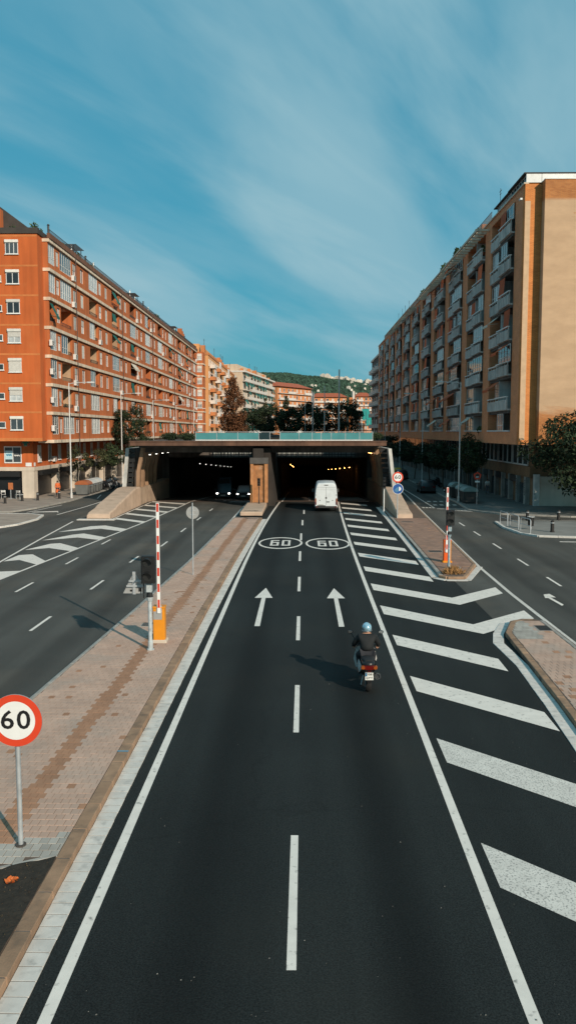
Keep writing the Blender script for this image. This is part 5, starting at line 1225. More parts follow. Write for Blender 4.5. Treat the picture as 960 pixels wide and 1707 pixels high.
for k in range(5):
    z0 = z+.15-.075*k; bmk.extr([(.06,-.02,z0),(.06,-.02,z0-.025),(-.26+.06*abs(k-2),-.02,z0-.14),(-.26+.06*abs(k-2),-.02,z0-.115)], (0,-.004,0))
obj('beam_symbol', bmk, mat('sign_pale_teal', (0.16,0.42,0.48), .5, 0), t2); obj('clamp', MB().box(-.1,.1,.012,.02,z-.05,z+.05), M_STEEL, t2)
t = thing('warning_sign', 'small red rimmed polygonal sign on a pole by the right bins', 'road sign', (16.6, 79.9, .12)); obj('pole', MB().path([(0,.05,0),(0,.05,2.9)], .03, 8), M_STEEL, t)
n = 5; pent = [(.40*math.sin(2*math.pi*k/n), .40*math.cos(2*math.pi*k/n)) for k in range(n)]
obj('plate', MB().extr([(p[0],-.012,2.72+p[1]) for p in pent], (0,.024,0)), M_SIGNR, t); obj('field', MB().extr([(p[0]*.62,-.018,2.72+p[1]*.62) for p in pent], (0,.005,0)), M_DARKB, t)
obj('symbol', MB().box(-.14,.12,-.022,-.0185,2.58,2.66), M_SIGNW, t); obj('supplementary_plate', MB().box(-.22,.22,-.012,.012,2.1,2.26), M_SIGNW, t)
# ---------------------------------------------------------------- barriers
M_YEL = mat('barrier_yellow', (0.66,0.24,0.012), .45, .06, 3); M_ORG = mat('barrier_orange', (0.70,0.10,0.012), .45, .06, 3); M_RED = mat('stripe_red', (0.55,0.045,0.02), .5, .05, 4)
def barrier(label, loc, boxm, zt, plate):
    t = thing('barrier', label, 'barrier', loc)
    obj('base', MB().bbox(-.25,.25,-.22,.24,0,.10,.03), M_CREAM if plate else M_YEL, t)
    c = obj('cabinet', MB().bbox(-.19,.19,-.17,.17,.10,1.16,.02), boxm, t); obj('lid', MB().bbox(-.205,.205,-.185,.185,1.162,1.21,.015), boxm, t)
    if plate: obj('label_plate', MB().box(-.17,.11,-.178,-.171,.78,1.05), M_GREYB, t)
    o = 0.0 if plate else -.02
    if not plate: obj('door_edge', MB().box(.12,.188,-.176,-.171,.12,1.14), M_YEL, t)
    zb = .55 if not plate else 1.0; n = 15; dz = (zt-zb)/n; yy = -.215 if not plate else -.22
    cx = 0.02 if plate else -.05
    obj('boom', MB().box(cx-.05,cx+.05,yy,yy+.035,zb,zt), M_SIGNW, t)
    k = 1
    for i in range(7):
        z1 = zt-.02 - i*(zt-zb)/6.9; 
        if z1-.3 > zb+.1: obj('red_stripe', MB().box(cx-.036 if plate else cx-.03,cx+.036 if plate else cx+.035,yy-.004,yy-.001,z1-.27,z1), M_RED, t)
    obj('boom_bracket', MB().box(cx-.09,cx+.09,yy+.036,-.171,zb+.02,zb+.25), M_STEEL, t)
    return t
barrier('yellow barrier box with raised red and white boom on the brick median', (-4.68, 27.15, .13), M_YEL, 4.62, True)
barrier('orange barrier box with raised red and white boom on the right median', (7.68, 44.3, .13), M_ORG, 4.0, False)
# ---------------------------------------------------------------- traffic lights
M_TLB = mat('signal_black', (0.012,0.012,0.012), .45, .1, 6); M_LENS = mat('signal_lens_dark', (0.02,0.022,0.022), .15, .1, 6, spec=.7)
M_TLP = mat('signal_pole_grey', (0.40,0.44,0.45), .55, .15, 5, dirt=((0.16,0.17,0.17), 9, .55, .7, .7)); M_TLPB = mat('signal_pole_blue', (0.22,0.30,0.34), .55, .2, 5, dirt=((0.5,0.5,0.48), 8, .5, .65, .8))
def traffic_light(label, loc, ztop, polem, lens=2, w=.42, hgt=.86, clamp=True, r=.062):
    t = thing('traffic_light', label, 'traffic light', loc); zb = ztop-hgt
    obj('pole', MB().path([(0,0,0),(0,0,.04),(0,0,.05),(0,0,.28),(0,0,.3),(0,0,zb-.05)], [r*1.9,r*1.9,r*1.35,r*1.35,r,r], 14), polem, t, smooth=40)
    h = obj('signal_head', MB().bbox(-w/2,w/2,-.30,-.08,zb,ztop,.03), M_TLB, t)
    for k in range(lens):
        zc = zb + hgt*(k+.5)/lens; rl = min(w*.36, hgt/lens*.42)
        obj('lens', MB().disc((0,zc), rl, -.315, -.3005, 20), M_LENS, t)
        v = MB(); n = 10; a0, a1 = math.pi*.02, math.pi*.98
        ring = lambda y, rr: [(rr*math.cos(a0+(a1-a0)*i/n), y, zc+rr*math.sin(a0+(a1-a0)*i/n)) for i in range(n+1)]
        v.loft([ring(-.301,rl*1.12), ring(-.50,rl*1.06), ring(-.50,rl*1.0), ring(-.301,rl*1.05)], close=False); obj('visor', v, M_TLB, t)
    obj('bracket', MB().box(-.05,.05,-.08,.0,zb+.08,zb+.14).box(-.05,.05,-.08,0,ztop-.16,ztop-.1), M_TLB, t)
    if clamp:
        obj('mounting_box', MB().bbox(-.09,.09,-.16,.05,zb-.30,zb-.02,.02), polem, t); obj('bolt_collar', MB().path([(0,0,zb-.48),(0,0,zb-.34)], [.11,.085], 10), M_TLB, t)
        obj('bolt_collar', MB().path([(0,0,zb-.62),(0,0,zb-.48)], [.08,.115], 10), polem, t); obj('side_arm', MB().box(-.185,-.155,-.1,-.07,zb-.5,zb), M_TLB, t)
    return t
traffic_light('black two lens traffic light on grey pole beside the yellow barrier', (-4.80, 26.1, .13), 3.05, M_TLP)
traffic_light('black two lens traffic light on bluish pole beside the orange barrier', (7.42, 42.2, .13), 3.0, M_TLPB, w=.40, hgt=.78)
traffic_light('slim dark traffic light on the plinth before the brick pillar', (-3.95, 77.0, .43), 2.35, M_TLB, lens=3, w=.26, hgt=.72, clamp=False, r=.045)
traffic_light('slim traffic light on a white post by the right tunnel wall', (6.95, 71.3, .12), 3.05, M_WHITEM, lens=3, w=.26, hgt=.9, clamp=False, r=.05)
# triangular warning sign seen from behind, fixed to the left traffic light
t = thing('triangular_sign', 'back of a grey triangular sign left of the median traffic light', 'road sign', (-5.30, 26.2, .13))
obj('plate', MB().extr([(-.36,0,1.80),(.36,0,1.80),(.03,0,2.46),(-.03,0,2.46)], (0,.02,0)), M_GREYB, t); obj('stiffener', MB().box(-.045,.045,-.05,-.001,1.78,2.5), M_STEEL, t)
obj('cross_bar', MB().box(-.24,.50,-.08,-.051,2.02,2.08).box(-.16,.50,-.08,-.051,2.18,2.24), M_STEEL, t); obj('stop_sticker', MB().box(-.14,-.06,-.006,-.001,1.86,1.92).box(.13,.23,-.006,-.001,1.86,1.98), M_SIGNK, t)
obj('face', MB().extr([(-.34,.021,1.81),(.34,.021,1.81),(.0,.021,2.44)], (0,.004,0)), M_SIGNW, t)
# ---------------------------------------------------------------- bollards, railings, bins, pharmacy cross
def bollard(label, x, y, z=.12):
    t = thing('bollard', label, 'bollard', (x,y,z), 0, 'bollards'); obj('shaft', MB().path([(0,0,0),(0,0,.06),(0,0,.07),(0,0,.78),(0,0,.82)], [.16,.16,.13,.12,.08], 12), M_DARKM, t, smooth=40); obj('ring', MB().path([(0,0,.62),(0,0,.68)], .135, 12), M_STEEL, t)
for x, y, l in ((-28.6,80.3,'dark bollard at the left picture edge'), (-27.9,83.2,'dark bollard in front of the cafe front'), (-26.6,84.0,'dark bollard by the corner pillar'), (-25.05,86.2,'dark bollard near the person in orange')): bollard(l, x, y)
for x, y, l in ((17.25,57.9,'squat dark bollard on the near right corner pavement'), (17.9,66.8,'dark bollard left of two at the right side street'), (20.4,66.9,'dark bollard right of two at the right side street')): bollard(l, x, y, .12 if y < 65.2 else 0)
for k, (u0, v0, u1, v1) in enumerate(((838,872,850,880), (852,877,864,885), (862,882,878,893))):
    a = g(u0, v0, .12); b = g(u1, v1, .12)
    ax, ay, bx, by = 14.95+.18*k+0.02, 63.5-2.3*k, 15.1+.22*k, 61.7-2.3*k
    t = thing('hoop_railing', ['far', 'middle', 'near'][k] + ' steel hoop of the railing on the right corner', 'railing', (ax, ay, .12), 0, 'hoop railings'); dx_, dy_ = bx-ax, by-ay
    pts = [(0,0,0),(0,0,.85),(dx_*.06,dy_*.06,.95),(dx_*.94,dy_*.94,.95),(dx_,dy_,.85),(dx_,dy_,0)]; obj('hoop', MB().path(pts, .03, 8), M_STEEL, t, smooth=50); obj('cross_rail', MB().tube((0,0,.5),(dx_,dy_,.5),.02,n=6), M_STEEL, t)
t = thing('litter_bin', 'dark litter bin by the hoop railing', 'bin', (16.2, 59.5, .12)); obj('body', MB().path([(0,0,.25),(0,0,.9)], [.2,.24], 12), M_BLACK, t, smooth=40); obj('rim', MB().annulus((0,0),.2,.26,0,.05,16), M_STEEL, t, (0,0,.93), (R(-90),0,0)); obj('post', MB().box(-.04,.04,-.04,.04,0,.26), M_STEEL, t)
# waste containers
M_BING = mat('container_grey', (0.13,0.135,0.13), .5, .12, 2); M_BIND = mat('container_dark', (0.03,0.032,0.032), .5, .12, 2); M_LIDO = mat('lid_orange', (0.33,0.10,0.035), .5, .08, 2); M_LIDW = mat('lid_grey', (0.5,0.5,0.48), .45, .08, 2); M_LIDD = mat('lid_teal_grey', (0.16,0.22,0.21), .45, .15, 2)
def container(label, loc, rot, lid, body, group, L=1.9):
    t = thing('waste_container', label, 'waste container', loc, rot, group); w = .72
    obj('body', MB().loft([[(-L/2+.12,-w+.12,.12),(L/2-.12,-w+.12,.12),(L/2-.12,w-.12,.12),(-L/2+.12,w-.12,.12)],[(-L/2,-w,1.15),(L/2,-w,1.15),(L/2,w,1.15),(-L/2,w,1.15)]], True, True), body, t)
    n = 8; obj('lid', MB().loft([[(x, -w*1.04*math.cos(math.pi*k/n), 1.16+.46*math.sin(math.pi*k/n)) for k in range(n+1)] for x in (-L/2-.03, L/2+.03)], True, True), lid, t, smooth=40)
    obj('handle', MB().tube((-L/2+.2,-w-.06,1.0),(L/2-.2,-w-.06,1.0),.03,n=6), M_STEEL, t)
    for sx_ in (-1,1): obj('side_rib', MB().box(sx_*L*.28-.05, sx_*L*.28+.05, -w-.03, -w+.03, .25, 1.12), body, t)
    for sx_ in (-1,1): obj('foot', MB().box(sx_*L*.36-.12, sx_*L*.36+.12, -w*.6, w*.6, 0, .119), M_BLACK, t)
container('grey waste container with orange domed lid on the left kerb', (-23.85, 91.4, .12), R(90), M_LIDO, M_BING, 'waste containers on the left kerb')
container('grey waste container with pale lid, middle of the left three', (-23.85, 93.8, .12), R(90), M_LIDW, M_BING, 'waste containers on the left kerb')
container('grey waste container with pale lid, farthest of the left three', (-23.85, 96.2, .12), R(90), M_LIDW, M_BING, 'waste containers on the left kerb')
for k, y in enumerate((80.6, 83.0, 87.2)): container(['dark waste container nearest the polygonal sign', 'dark waste container, second on the right kerb', 'dark waste container behind the right lamp post'][k], (16.2, y+1.2, .12), R(90), M_LIDD, M_BIND, 'dark waste containers on the right kerb', 2.0)
t = thing('pharmacy_cross', 'dark green pharmacy cross on the corner of the orange block', 'sign', (-28.2, 85.6, 5.6)); obj('cross', MB().box(-.32,.32,-.09,.09,.2,.5).box(-.16,.16,-.085,.085,.501,.72).box(-.16,.16,-.085,.085,-.02,.199), mat('pharmacy_green', (0.01,0.085,0.045), .4, .1), t); obj('rim', MB().annulus((0,.35),.46,.50,-.05,.05,8), M_RAIL, t)
obj('bracket', MB().box(-.03,.03,.09,1.35,.3,.36), M_RAIL, t)
# cafe furniture
random.seed(3)
t = thing('menu_board', 'orange menu board standing in the cafe front', 'menu board', (-30.0, 86.0, .12)); obj('panel', MB().box(-.24,.24,-.03,.03,.95,1.65), mat('menu_orange', (0.38,0.12,0.04), .6, .2, 6), t); obj('stand', MB().box(-.03,.03,-.03,.03,0,.949).box(-.25,.25,-.2,.2,0,.03), M_STEEL, t)
M_CHR = mat('chair_metal', (0.45,0.45,0.44), .4, .1, metal=.6)
CH = None
for k, (x, y, rz_) in enumerate(((-30.75,85.9,.4),(-29.3,86.0,-2.6),(-28.9,85.4,1.2),(-31.5,85.6,2.2))):
    lab = ['thin metal cafe chair left of the orange menu board', 'thin metal cafe chair right of the orange menu board', 'metal cafe chair nearest the corner pillar', 'metal cafe chair at the left picture edge'][k]
    if CH is None:
        CH = thing('cafe_chair', lab, 'chair', (x,y,.12), rz_, 'cafe chairs'); 
        for (a,b) in ((-.2,-.2),(.2,-.2)): obj('leg', MB().tube((a,b,0),(a,b,.45),.02,n=6), M_CHR, CH)
        for (a,b) in ((-.2,.2),(.2,.2)): obj('leg', MB().path([(a,b,0),(a,b,.45),(a,b+.06,.88)],.02,6), M_CHR, CH)
        obj('seat', MB().box(-.22,.22,-.22,.22,.45,.48), M_CHR, CH); obj('backrest', MB().box(-.2,.2,.235,.26,.66,.86), M_CHR, CH)
    else: dup(CH, (x,y,.12), rz_, lab)
# grey garden wall at the foot of the brick block
M_GWALL = mat('rendered_wall', (0.56,0.50,0.42), .9, .12, .6, streak=.08, dirt=((0.30,0.24,0.17), .5, .55, .75, .6))
t = thing('garden_wall', 'low grey rendered wall with pale end post under the big tree', 'wall', (21.6, 78.4, .11)); obj('panel', MB().add([(.45,0,0),(14,-1.0,0),(14,-1.0,2.75),(.45,0,2.75),(.45,.3,0),(14,-.7,0),(14,-.7,2.75),(.45,.3,2.75)], [(0,1,2,3),(7,6,5,4),(0,4,5,1),(1,5,6,2),(2,6,7,3),(3,7,4,0)]), M_GWALL, t)
obj('end_post', MB().box(-.05,.44,-.12,.42,0,2.95), M_CONCP, t)
# dry grass tuft
b = MB(); random.seed(6)
for k in range(420):
    a = random.uniform(0,6.28); r = random.uniform(0,.55)**.8; x, y = r*math.cos(a)*.85, r*math.sin(a)*.55; h = random.uniform(.12,.48)*(1.1-r*.8); l = random.uniform(.05,.25); a2 = random.uniform(0,6.28)
    p = [(x-.012,y,0),(x+.012,y,0),(x+l*math.cos(a2)*.5+.006,y+l*math.sin(a2)*.5,h*.7),(x+l*math.cos(a2),y+l*math.sin(a2),h)]; b.poly([p[0],p[1],p[2],p[3]])
t = thing('dry_grass_tuft', 'dry straw coloured grass tuft at the tip of the right median', 'grass tuft', (7.35, 40.7, .13)); obj('blades', b, mat('dry_grass', (0.30,0.16,0.06), .9, .2, 4, island=.5), t); obj('root_soil', MB().ell((0,0,-.01),(.7,.35,.05),12,4,0,1), M_SOIL, t)
# ---------------------------------------------------------------- vehicles
M_TYRE = mat('tyre_rubber', (0.012,0.012,0.012), .85, .1, 8); M_RIM = mat('wheel_rim', (0.30,0.30,0.30), .35, .1, 8, metal=.7)
M_SCB = mat('scooter_black', (0.012,0.012,0.013), .35, .1, 6); M_SCW = mat('scooter_silver', (0.55,0.55,0.54), .35, .06, 6); M_SEAT = mat('seat_vinyl', (0.015,0.015,0.016), .6, .1, 8)
M_TAIL = mat('tail_lamp_red', (0.10,0.005,0.004), .2, .1, 8); M_TAILO = mat('tail_lamp_orange', (0.26,0.06,0.01), .2, .1, 8); M_CHROME = mat('chrome', (0.75,0.75,0.75), .15, 0, metal=1.0)
M_MIRR = mat('mirror_black', (0.01,0.01,0.01), .3, 0); M_PLATE = mat('plate_white', (0.70,0.70,0.66), .5, .04, 8); M_PLATEB = mat('plate_blue', (0.01,0.12,0.25), .5, 0)
def superring(cx, y, cz, w, h, n=14, p=2.6):
    r = []
    for i in range(n):
        a = 2*math.pi*i/n; c, s = math.cos(a), math.sin(a)
        r.append((cx + w*math.copysign(abs(c)**(2/p), c), y, cz + h*math.copysign(abs(s)**(2/p), s)))
    return r
def make_scooter(label, loc, rotz, panel, group=None, plate=None, box=False):
    t = thing('scooter', label, 'scooter', loc, rotz, group)
    for y in (0, 1.42):
        w = obj('wheel', MB().wheel((0,y,.27), .27, .15 if y == 0 else .12, 20), M_TYRE, t, smooth=40); obj('rim', MB().wheel((0,y,.27), .18, .152 if y == 0 else .122, 14), M_RIM, w)
    # tail and engine body
    obj('tail_body', MB().loft([superring(0,-.34,.80,.06,.05), superring(0,-.28,.80,.15,.10), superring(0,-.1,.76,.19,.15), superring(0,.25,.66,.20,.22), superring(0,.6,.56,.17,.20), superring(0,.72,.48,.12,.12)], True, True), M_SCB, t, smooth=60)
    obj('rear_fender', MB().loft([superring(0,-.40,.48,.07,.16), superring(0,-.34,.52,.10,.17), superring(0,-.2,.58,.10,.14)], True, True), M_SCB, t, smooth=60)
    for s in (-1,1): obj('side_panel', MB().loft([[(s*.205,-.18,.78),(s*.215,-.18,.70),(s*.19,-.18,.66)],[(s*.225,.2,.80),(s*.245,.2,.62),(s*.20,.2,.5)],[(s*.23,.55,.74),(s*.25,.55,.5),(s*.2,.55,.36)],[(s*.17,.78,.5),(s*.19,.78,.4),(s*.16,.78,.33)]], True, True), panel, t, smooth=50)
    obj('floorboard', MB().bbox(-.22,.22,.6,1.12,.30,.37,.03), M_SCB, t)
    obj('seat', MB().loft([superring(0,-.26,.88,.10,.05), superring(0,-.12,.90,.17,.075), superring(0,.15,.88,.18,.07), superring(0,.3,.84,.18,.07), superring(0,.62,.82,.14,.06), superring(0,.72,.80,.08,.04)], True, True), M_SEAT, t, smooth=60)
    obj('leg_shield', MB().loft([[(-.26,1.10,.36),(.26,1.10,.36),(.22,1.20,.36),(-.22,1.20,.36)],[(-.33,1.05,.62),(.33,1.05,.62),(.27,1.20,.64),(-.27,1.20,.64)],[(-.27,1.02,.92),(.27,1.02,.92),(.2,1.2,.92),(-.2,1.2,.92)],[(-.16,1.0,1.02),(.16,1.0,1.02),(.12,1.12,1.02),(-.12,1.12,1.02)]], True, True), panel, t, smooth=40)
    obj('front_fender', MB().loft([[(-.07,1.42+.30*math.cos(a),.27+.30*math.sin(a)),(.07,1.42+.30*math.cos(a),.27+.30*math.sin(a)),(.06,1.42+.33*math.cos(a),.27+.33*math.sin(a)),(-.06,1.42+.33*math.cos(a),.27+.33*math.sin(a))] for a in [R(20+20*k) for k in range(7)]], True, True), panel, t, smooth=40)
    obj('fork', MB().tube((-.08,1.42,.27),(-.06,1.14,.9),.025,n=6).tube((.08,1.42,.27),(.06,1.14,.9),.025,n=6), M_STEEL, t)
    obj('windscreen', MB().loft([[(-.2,1.12,1.0),(0,1.2,1.0),(.2,1.12,1.0)],[(-.18,1.0,1.22),(0,1.06,1.25),(.18,1.0,1.22)]], close=False), mat('smoked_screen', (0.03,0.035,0.04), .1, 0, spec=.6), t, smooth=60)
    obj('handlebar', MB().path([(-.36,.90,1.02),(-.24,.95,1.03),(0,1.04,1.0),(.24,.95,1.03),(.36,.90,1.02)], .017, 8), M_SCB, t, smooth=50)
    for s in (-1,1):
        obj('grip', MB().tube((s*.26,.945,1.03),(s*.385,.895,1.02),.022,n=8), M_TYRE, t)
        m_ = obj('mirror', MB().loft([superring(s*.43,.99,1.40,.075,.05,12), superring(s*.43,1.03,1.40,.06,.04,12)], True, True), M_MIRR, t, smooth=60); obj('mirror_stalk', MB().path([(s*.2,.98,1.04),(s*.32,1.0,1.22),(s*.41,1.01,1.36)], .011, 6), M_MIRR, m_)
        obj('mirror_glass', MB().loft([superring(s*.43,.986,1.40,.06,.038,12), superring(s*.43,.989,1.40,.062,.04,12)], True, True), M_CHROME, m_)
    obj('tail_lamp', MB().loft([superring(0,-.395,.745,.16,.05), superring(0,-.30,.745,.18,.065)], True, True), M_TAIL, t, smooth=60)
    for s in (-1,1): obj('turn_signal', MB().loft([superring(s*.165,-.405,.752,.05,.04), superring(s*.17,-.33,.752,.055,.05)], True, True), M_TAILO, t, smooth=60)
    obj('exhaust', MB().path([(.21,.5,.30),(.22,.2,.36),(.23,-.30,.50)], [.05,.085,.085], 12), M_SCB, t, smooth=50); obj('exhaust_ring', MB().annulus((.23,.50),.055,.09,-.33,-.30,18), M_CHROME, t)
    p = obj('number_plate', MB().box(-.11,.11,-.425,-.415,.43,.63), M_PLATE, t)
    obj('plate_strip', MB().box(-.105,-.065,-.429,-.4255,.53,.625), M_PLATEB, p)
    if plate:
        obj('plate_text', text_mesh(plate[0], .085, .001, .002), M_SIGNK, p, (.022,-.427,.582), (R(90),0,0)); obj('plate_text', text_mesh(plate[1], .085, .001, .002), M_SIGNK, p, (0.0,-.427,.483), (R(90),0,0))
    obj('reflector', MB().box(-.04,.04,-.425,-.415,.645,.67), M_TAIL, t)
    obj('plate_holder', MB().box(-.09,.09,-.414,-.36,.45,.68), M_SCB, t)
    obj('stand', MB().path([(-.1,.45,.3),(-.16,.40,.06)], .015, 6), M_STEEL, t)
    if box: obj('top_box', MB().bbox(-.22,.22,-.5,-.1,.95,1.28,.06), M_SCB, t)
    return t
SX, SY = 1.80, 22.35
sc0 = make_scooter('black and silver scooter ridden away from the viewer in the right lane', (SX, SY, .008), 0, M_SCW, None, ('3081', 'GYT'))
# parked scooters (no legible plates)
sp = make_scooter('dark scooter parked nearest the waste containers on the left', (-23.9, 99.2, .13), R(250), M_SCB, 'parked scooters on the left')
for k, (y, lab, a) in enumerate(((100.6,'second dark scooter of the row parked on the left', 62), (102.0,'third scooter of the row parked on the left', 75), (103.4,'fourth scooter of the row parked on the left', 66), (104.9,'farthest scooter of the row parked on the left', 70))):
    dup(sp, (-23.9-.4*(k%2), y, .13), R(a+180), lab)
dup(sp, (15.9, 103.5, .13), R(-60), 'dark scooter parked beyond the right bins', 'parked scooters on the right'); dup(sp, (15.9, 105.2, .13), R(-66), 'dark scooter parked farthest on the right kerb', 'parked scooters on the right')
dup(sp, (15.9, 92.2, .13), R(-62), 'dark scooter parked between the right street trees', 'parked scooters on the right')
# white panel van
M_VAN = mat('van_white', (0.60,0.63,0.64), .35, .05, 2, dirt=((0.40,0.41,0.41), 1.2, .55, .8, .5)); M_VSEAM = mat('van_seam', (0.10,0.10,0.10), .6, 0); M_BUMP = mat('bumper_grey', (0.03,0.03,0.03), .6, .1, 5); M_WGL = mat('car_glass', (0.015,0.018,0.02), .06, .1, 3, spec=.7)
van = thing('panel_van', 'white high roof panel van entering the right tunnel bore', 'van', (2.12, 73.7, .004), R(-0.6))
def vring(y, w, h, z0=.45, top=.80):
    return [(-w*.94,y,z0),(-w,y,z0+.15),(-w,y,1.15),(-w*.985,y,1.5),(-w*(top+.11),y,h-.38),(-w*(top+.02),y,h-.10),(-w*top*.85,y,h-.01),(0,y,h+.02),(w*top*.85,y,h-.01),(w*(top+.02),y,h-.10),(w*(top+.11),y,h-.38),(w*.985,y,1.5),(w,y,1.15),(w,y,z0+.15),(w*.94,y,z0)]
obj('body', MB().loft([vring(0.0,.95,2.42), vring(.08,.985,2.50), vring(.4,.995,2.54), vring(3.6,.995,2.55), vring(4.3,.98,2.42), vring(4.75,.96,1.75,.45,.86), vring(5.5,.9,1.2,.45,.88), vring(5.75,.8,.95,.5,.9)], True, True), M_VAN, van, smooth=35)
obj('door_seam', MB().box(-.008,.008,-.012,-.001,.55,2.2).box(-.84,-.01,-.011,-.001,2.12,2.13).box(.01,.84,-.011,-.001,2.12,2.13).box(-.80,-.01,-.011,-.001,1.93,1.938).box(.01,.80,-.011,-.001,1.93,1.938), M_VSEAM, van)
obj('bumper', MB().bbox(-.93,.93,-.14,.06,.34,.50,.03), M_BUMP, van)
for s in (-1,1):
    l = obj('tail_lamp', MB().box(min(s*.86,s*.972), max(s*.86,s*.972), -.05,.06,.62,1.06), M_TAIL, van); obj('indicator_lens', MB().box(min(s*.87,s*.974), max(s*.87,s*.974), -.06,-.051,.86,1.18), M_TAILO, l)
    obj('reflector', MB().box(min(s*.7,s*.9), max(s*.7,s*.9), -.15,-.141,.40,.46), M_TAIL, van)
    obj('hinge', MB().box(min(s*.84,s*.95), max(s*.84,s*.95), -.02,-.001,1.45,1.50), M_VSEAM, van)
    obj('hinge', MB().box(min(s*.84,s*.95), max(s*.84,s*.95), -.02,-.001,.72,.77), M_VSEAM, van)
    m_ = obj('mirror', MB().bbox(min(s*1.0,s*1.25), max(s*1.0,s*1.25), 4.35,4.5,1.42,1.75,.03), M_BUMP, van)
    obj('badge', MB().disc((s*.56,.99),.045,-.012,-.001,12), M_BUMP, van)
    for y in (.95, 4.6):
        w = obj('wheel', MB().wheel((s*.86,y,.34), .34, .22, 20), M_TYRE, van, smooth=40); obj('rim', MB().wheel((s*.90,y,.34), .2, .2, 12), M_RIM, w)
obj('emblem', MB().disc((0,1.22),.075,-.022,-.001,18), M_SIGNK, van); obj('door_handle', MB().box(.02,.30,-.045,-.001,.84,.90), M_BUMP, van)
obj('licence_recess', MB().box(-.80,-.06,-.016,-.001,.50,.56), M_BUMP, van); pl = obj('number_plate', MB().box(-.70,-.20,-.155,-.141,.375,.475) if False else MB().box(-.72,-.22,-.024,-.017,.57,.66), M_PLATE, van)
pt = MB()
for k in range(7): pt.box(-.66+.062*k, -.62+.062*k, -.027,-.0241,.59,.64)
obj('plate_characters', pt, M_SIGNK, pl)
obj('high_brake_lamp', MB().box(-.17,.17,-.012,.03,2.30,2.37), M_BUMP, van)
# cars
def make_car(label, loc, rotz, paint, group=None, lights=None, tall=1.0, name='parked_car', cat='car', L=4.1):
    t = thing(name, label, cat, loc, rotz, group); W2 = .87*(1.08 if tall > 1.3 else 1); h = 1.45*tall   # front at y=0
    def ring(y, w, z0, zb, zr, wr): return [(-w*.95,y,z0),(-w,y,z0+.2),(-w,y,zb),(-wr,y,zr-.05),(-wr*.85,y,zr),(wr*.85,y,zr),(wr,y,zr-.05),(w,y,zb),(w,y,z0+.2),(w*.95,y,z0)]
    b = MB().loft([ring(0,W2*.86,.25,.55,.62,W2*.80), ring(.12,W2*.95,.22,.62,.74,W2*.86), ring(1.0,W2,.2,.8,.95*max(1,tall*.8),W2*.88), ring(1.7,W2,.2,.9,h-.03,W2*.72), ring(2.2,W2,.2,.9,h,W2*.74), ring(L-.75,W2,.2,.9,h-.04,W2*.70), ring(L-.15,W2*.97,.24,.88,1.0*max(1,tall*.9),W2*.78), ring(L,W2*.88,.28,.7,.8,W2*.7)], True, True)
    obj('body', b, paint, t, smooth=32)
    zb = .93 if tall < 1.3 else 1.15
    obj('windscreen', MB().add([(-W2*.74,1.06,zb+.03),(W2*.74,1.06,zb+.03),(W2*.62,1.66,h-.10),(-W2*.62,1.66,h-.10)], [(0,1,2,3)]).extr([(-W2*.76,1.03,zb+.02),(W2*.76,1.03,zb+.02),(W2*.62,1.63,h-.08),(-W2*.62,1.63,h-.08)], (0,.04,.02)), M_WGL, t)
    for s in (-1,1):
        obj('side_window', MB().extr([(s*W2*.955,1.35,.96),(s*W2*.955,L-.85,.96),(s*W2*.80,L-1.0,h-.14),(s*W2*.80,1.75,h-.14)], (s*.03,0,0)), M_WGL, t)
        if lights: obj('headlight', MB().bbox(min(s*W2*.6,s*W2*.80), max(s*W2*.6,s*W2*.80), -.05,.1,.58,.68,.02), mat('headlight_lit', (0.8,0.8,0.8), .3, 0, emit=(1.0,.95,.85), estr=lights), t)
        else: obj('headlight', MB().bbox(min(s*W2*.5,s*W2*.82), max(s*W2*.5,s*W2*.82), -.05,.1,.56,.70,.02), M_LENS, t)
        obj('tail_lamp', MB().box(min(s*W2*.5,s*W2*.84), max(s*W2*.5,s*W2*.84), L-.08,L+.02,.66,.84), M_TAIL, t)
        obj('wing_mirror', MB().bbox(min(s*W2,s*(W2+.18)), max(s*W2,s*(W2+.18)),1.25,1.37,.95,1.08,.02), M_MIRR, t)
        for y in (.75, L-.75):
            w = obj('wheel', MB().wheel((s*W2*.9,y,.31), .31, .2, 18), M_TYRE, t, smooth=40); obj('rim', MB().wheel((s*W2*.93,y,.31), .2, .18, 12), M_RIM, w)
    obj('grille', MB().box(-W2*.45,W2*.45,-.03,.06,.38,.52), M_BUMP, t); obj('number_plate', MB().box(-.26,.26,-.045,-.031,.36,.46), M_PLATE, t)
    return t
M_CDK = mat('car_dark', (0.02,0.021,0.023), .3, .05); M_CSV = mat('car_silver', (0.32,0.33,0.34), .3, .05, metal=.3); M_CYL = mat('car_yellow_black', (0.60,0.35,0.02), .35, .05)
make_car('dark delivery van with lit headlights coming out of the left bore', (-8.75, 93.0, tz(93)), 0, M_CDK, None, 14, 1.55, 'delivery_van', 'van', 5.0)
make_car('dark car with lit headlights beside the delivery van in the left bore', (-6.35, 90.5, tz(90.5)), 0, M_CDK, None, 9, 1.0, 'car', 'car')
pc = make_car('silver car parked far up the right side street', (13.6, 146, 0), R(180), M_CSV, 'cars parked up the right street')
make_car('yellow and dark car parked up the right side street', (14.6, 133, 0), R(180), M_CYL, 'cars parked up the right street')
make_car('dark car parked in front of the yellow one up the right street', (14.6, 126.5, 0), R(180), M_CDK, 'cars parked up the right street')
make_car('dark car parked in the shade by the right bins', (16.2, 96.5, .0) if False else (14.35, 99.5, 0), R(180), M_CDK, 'cars parked up the right street')
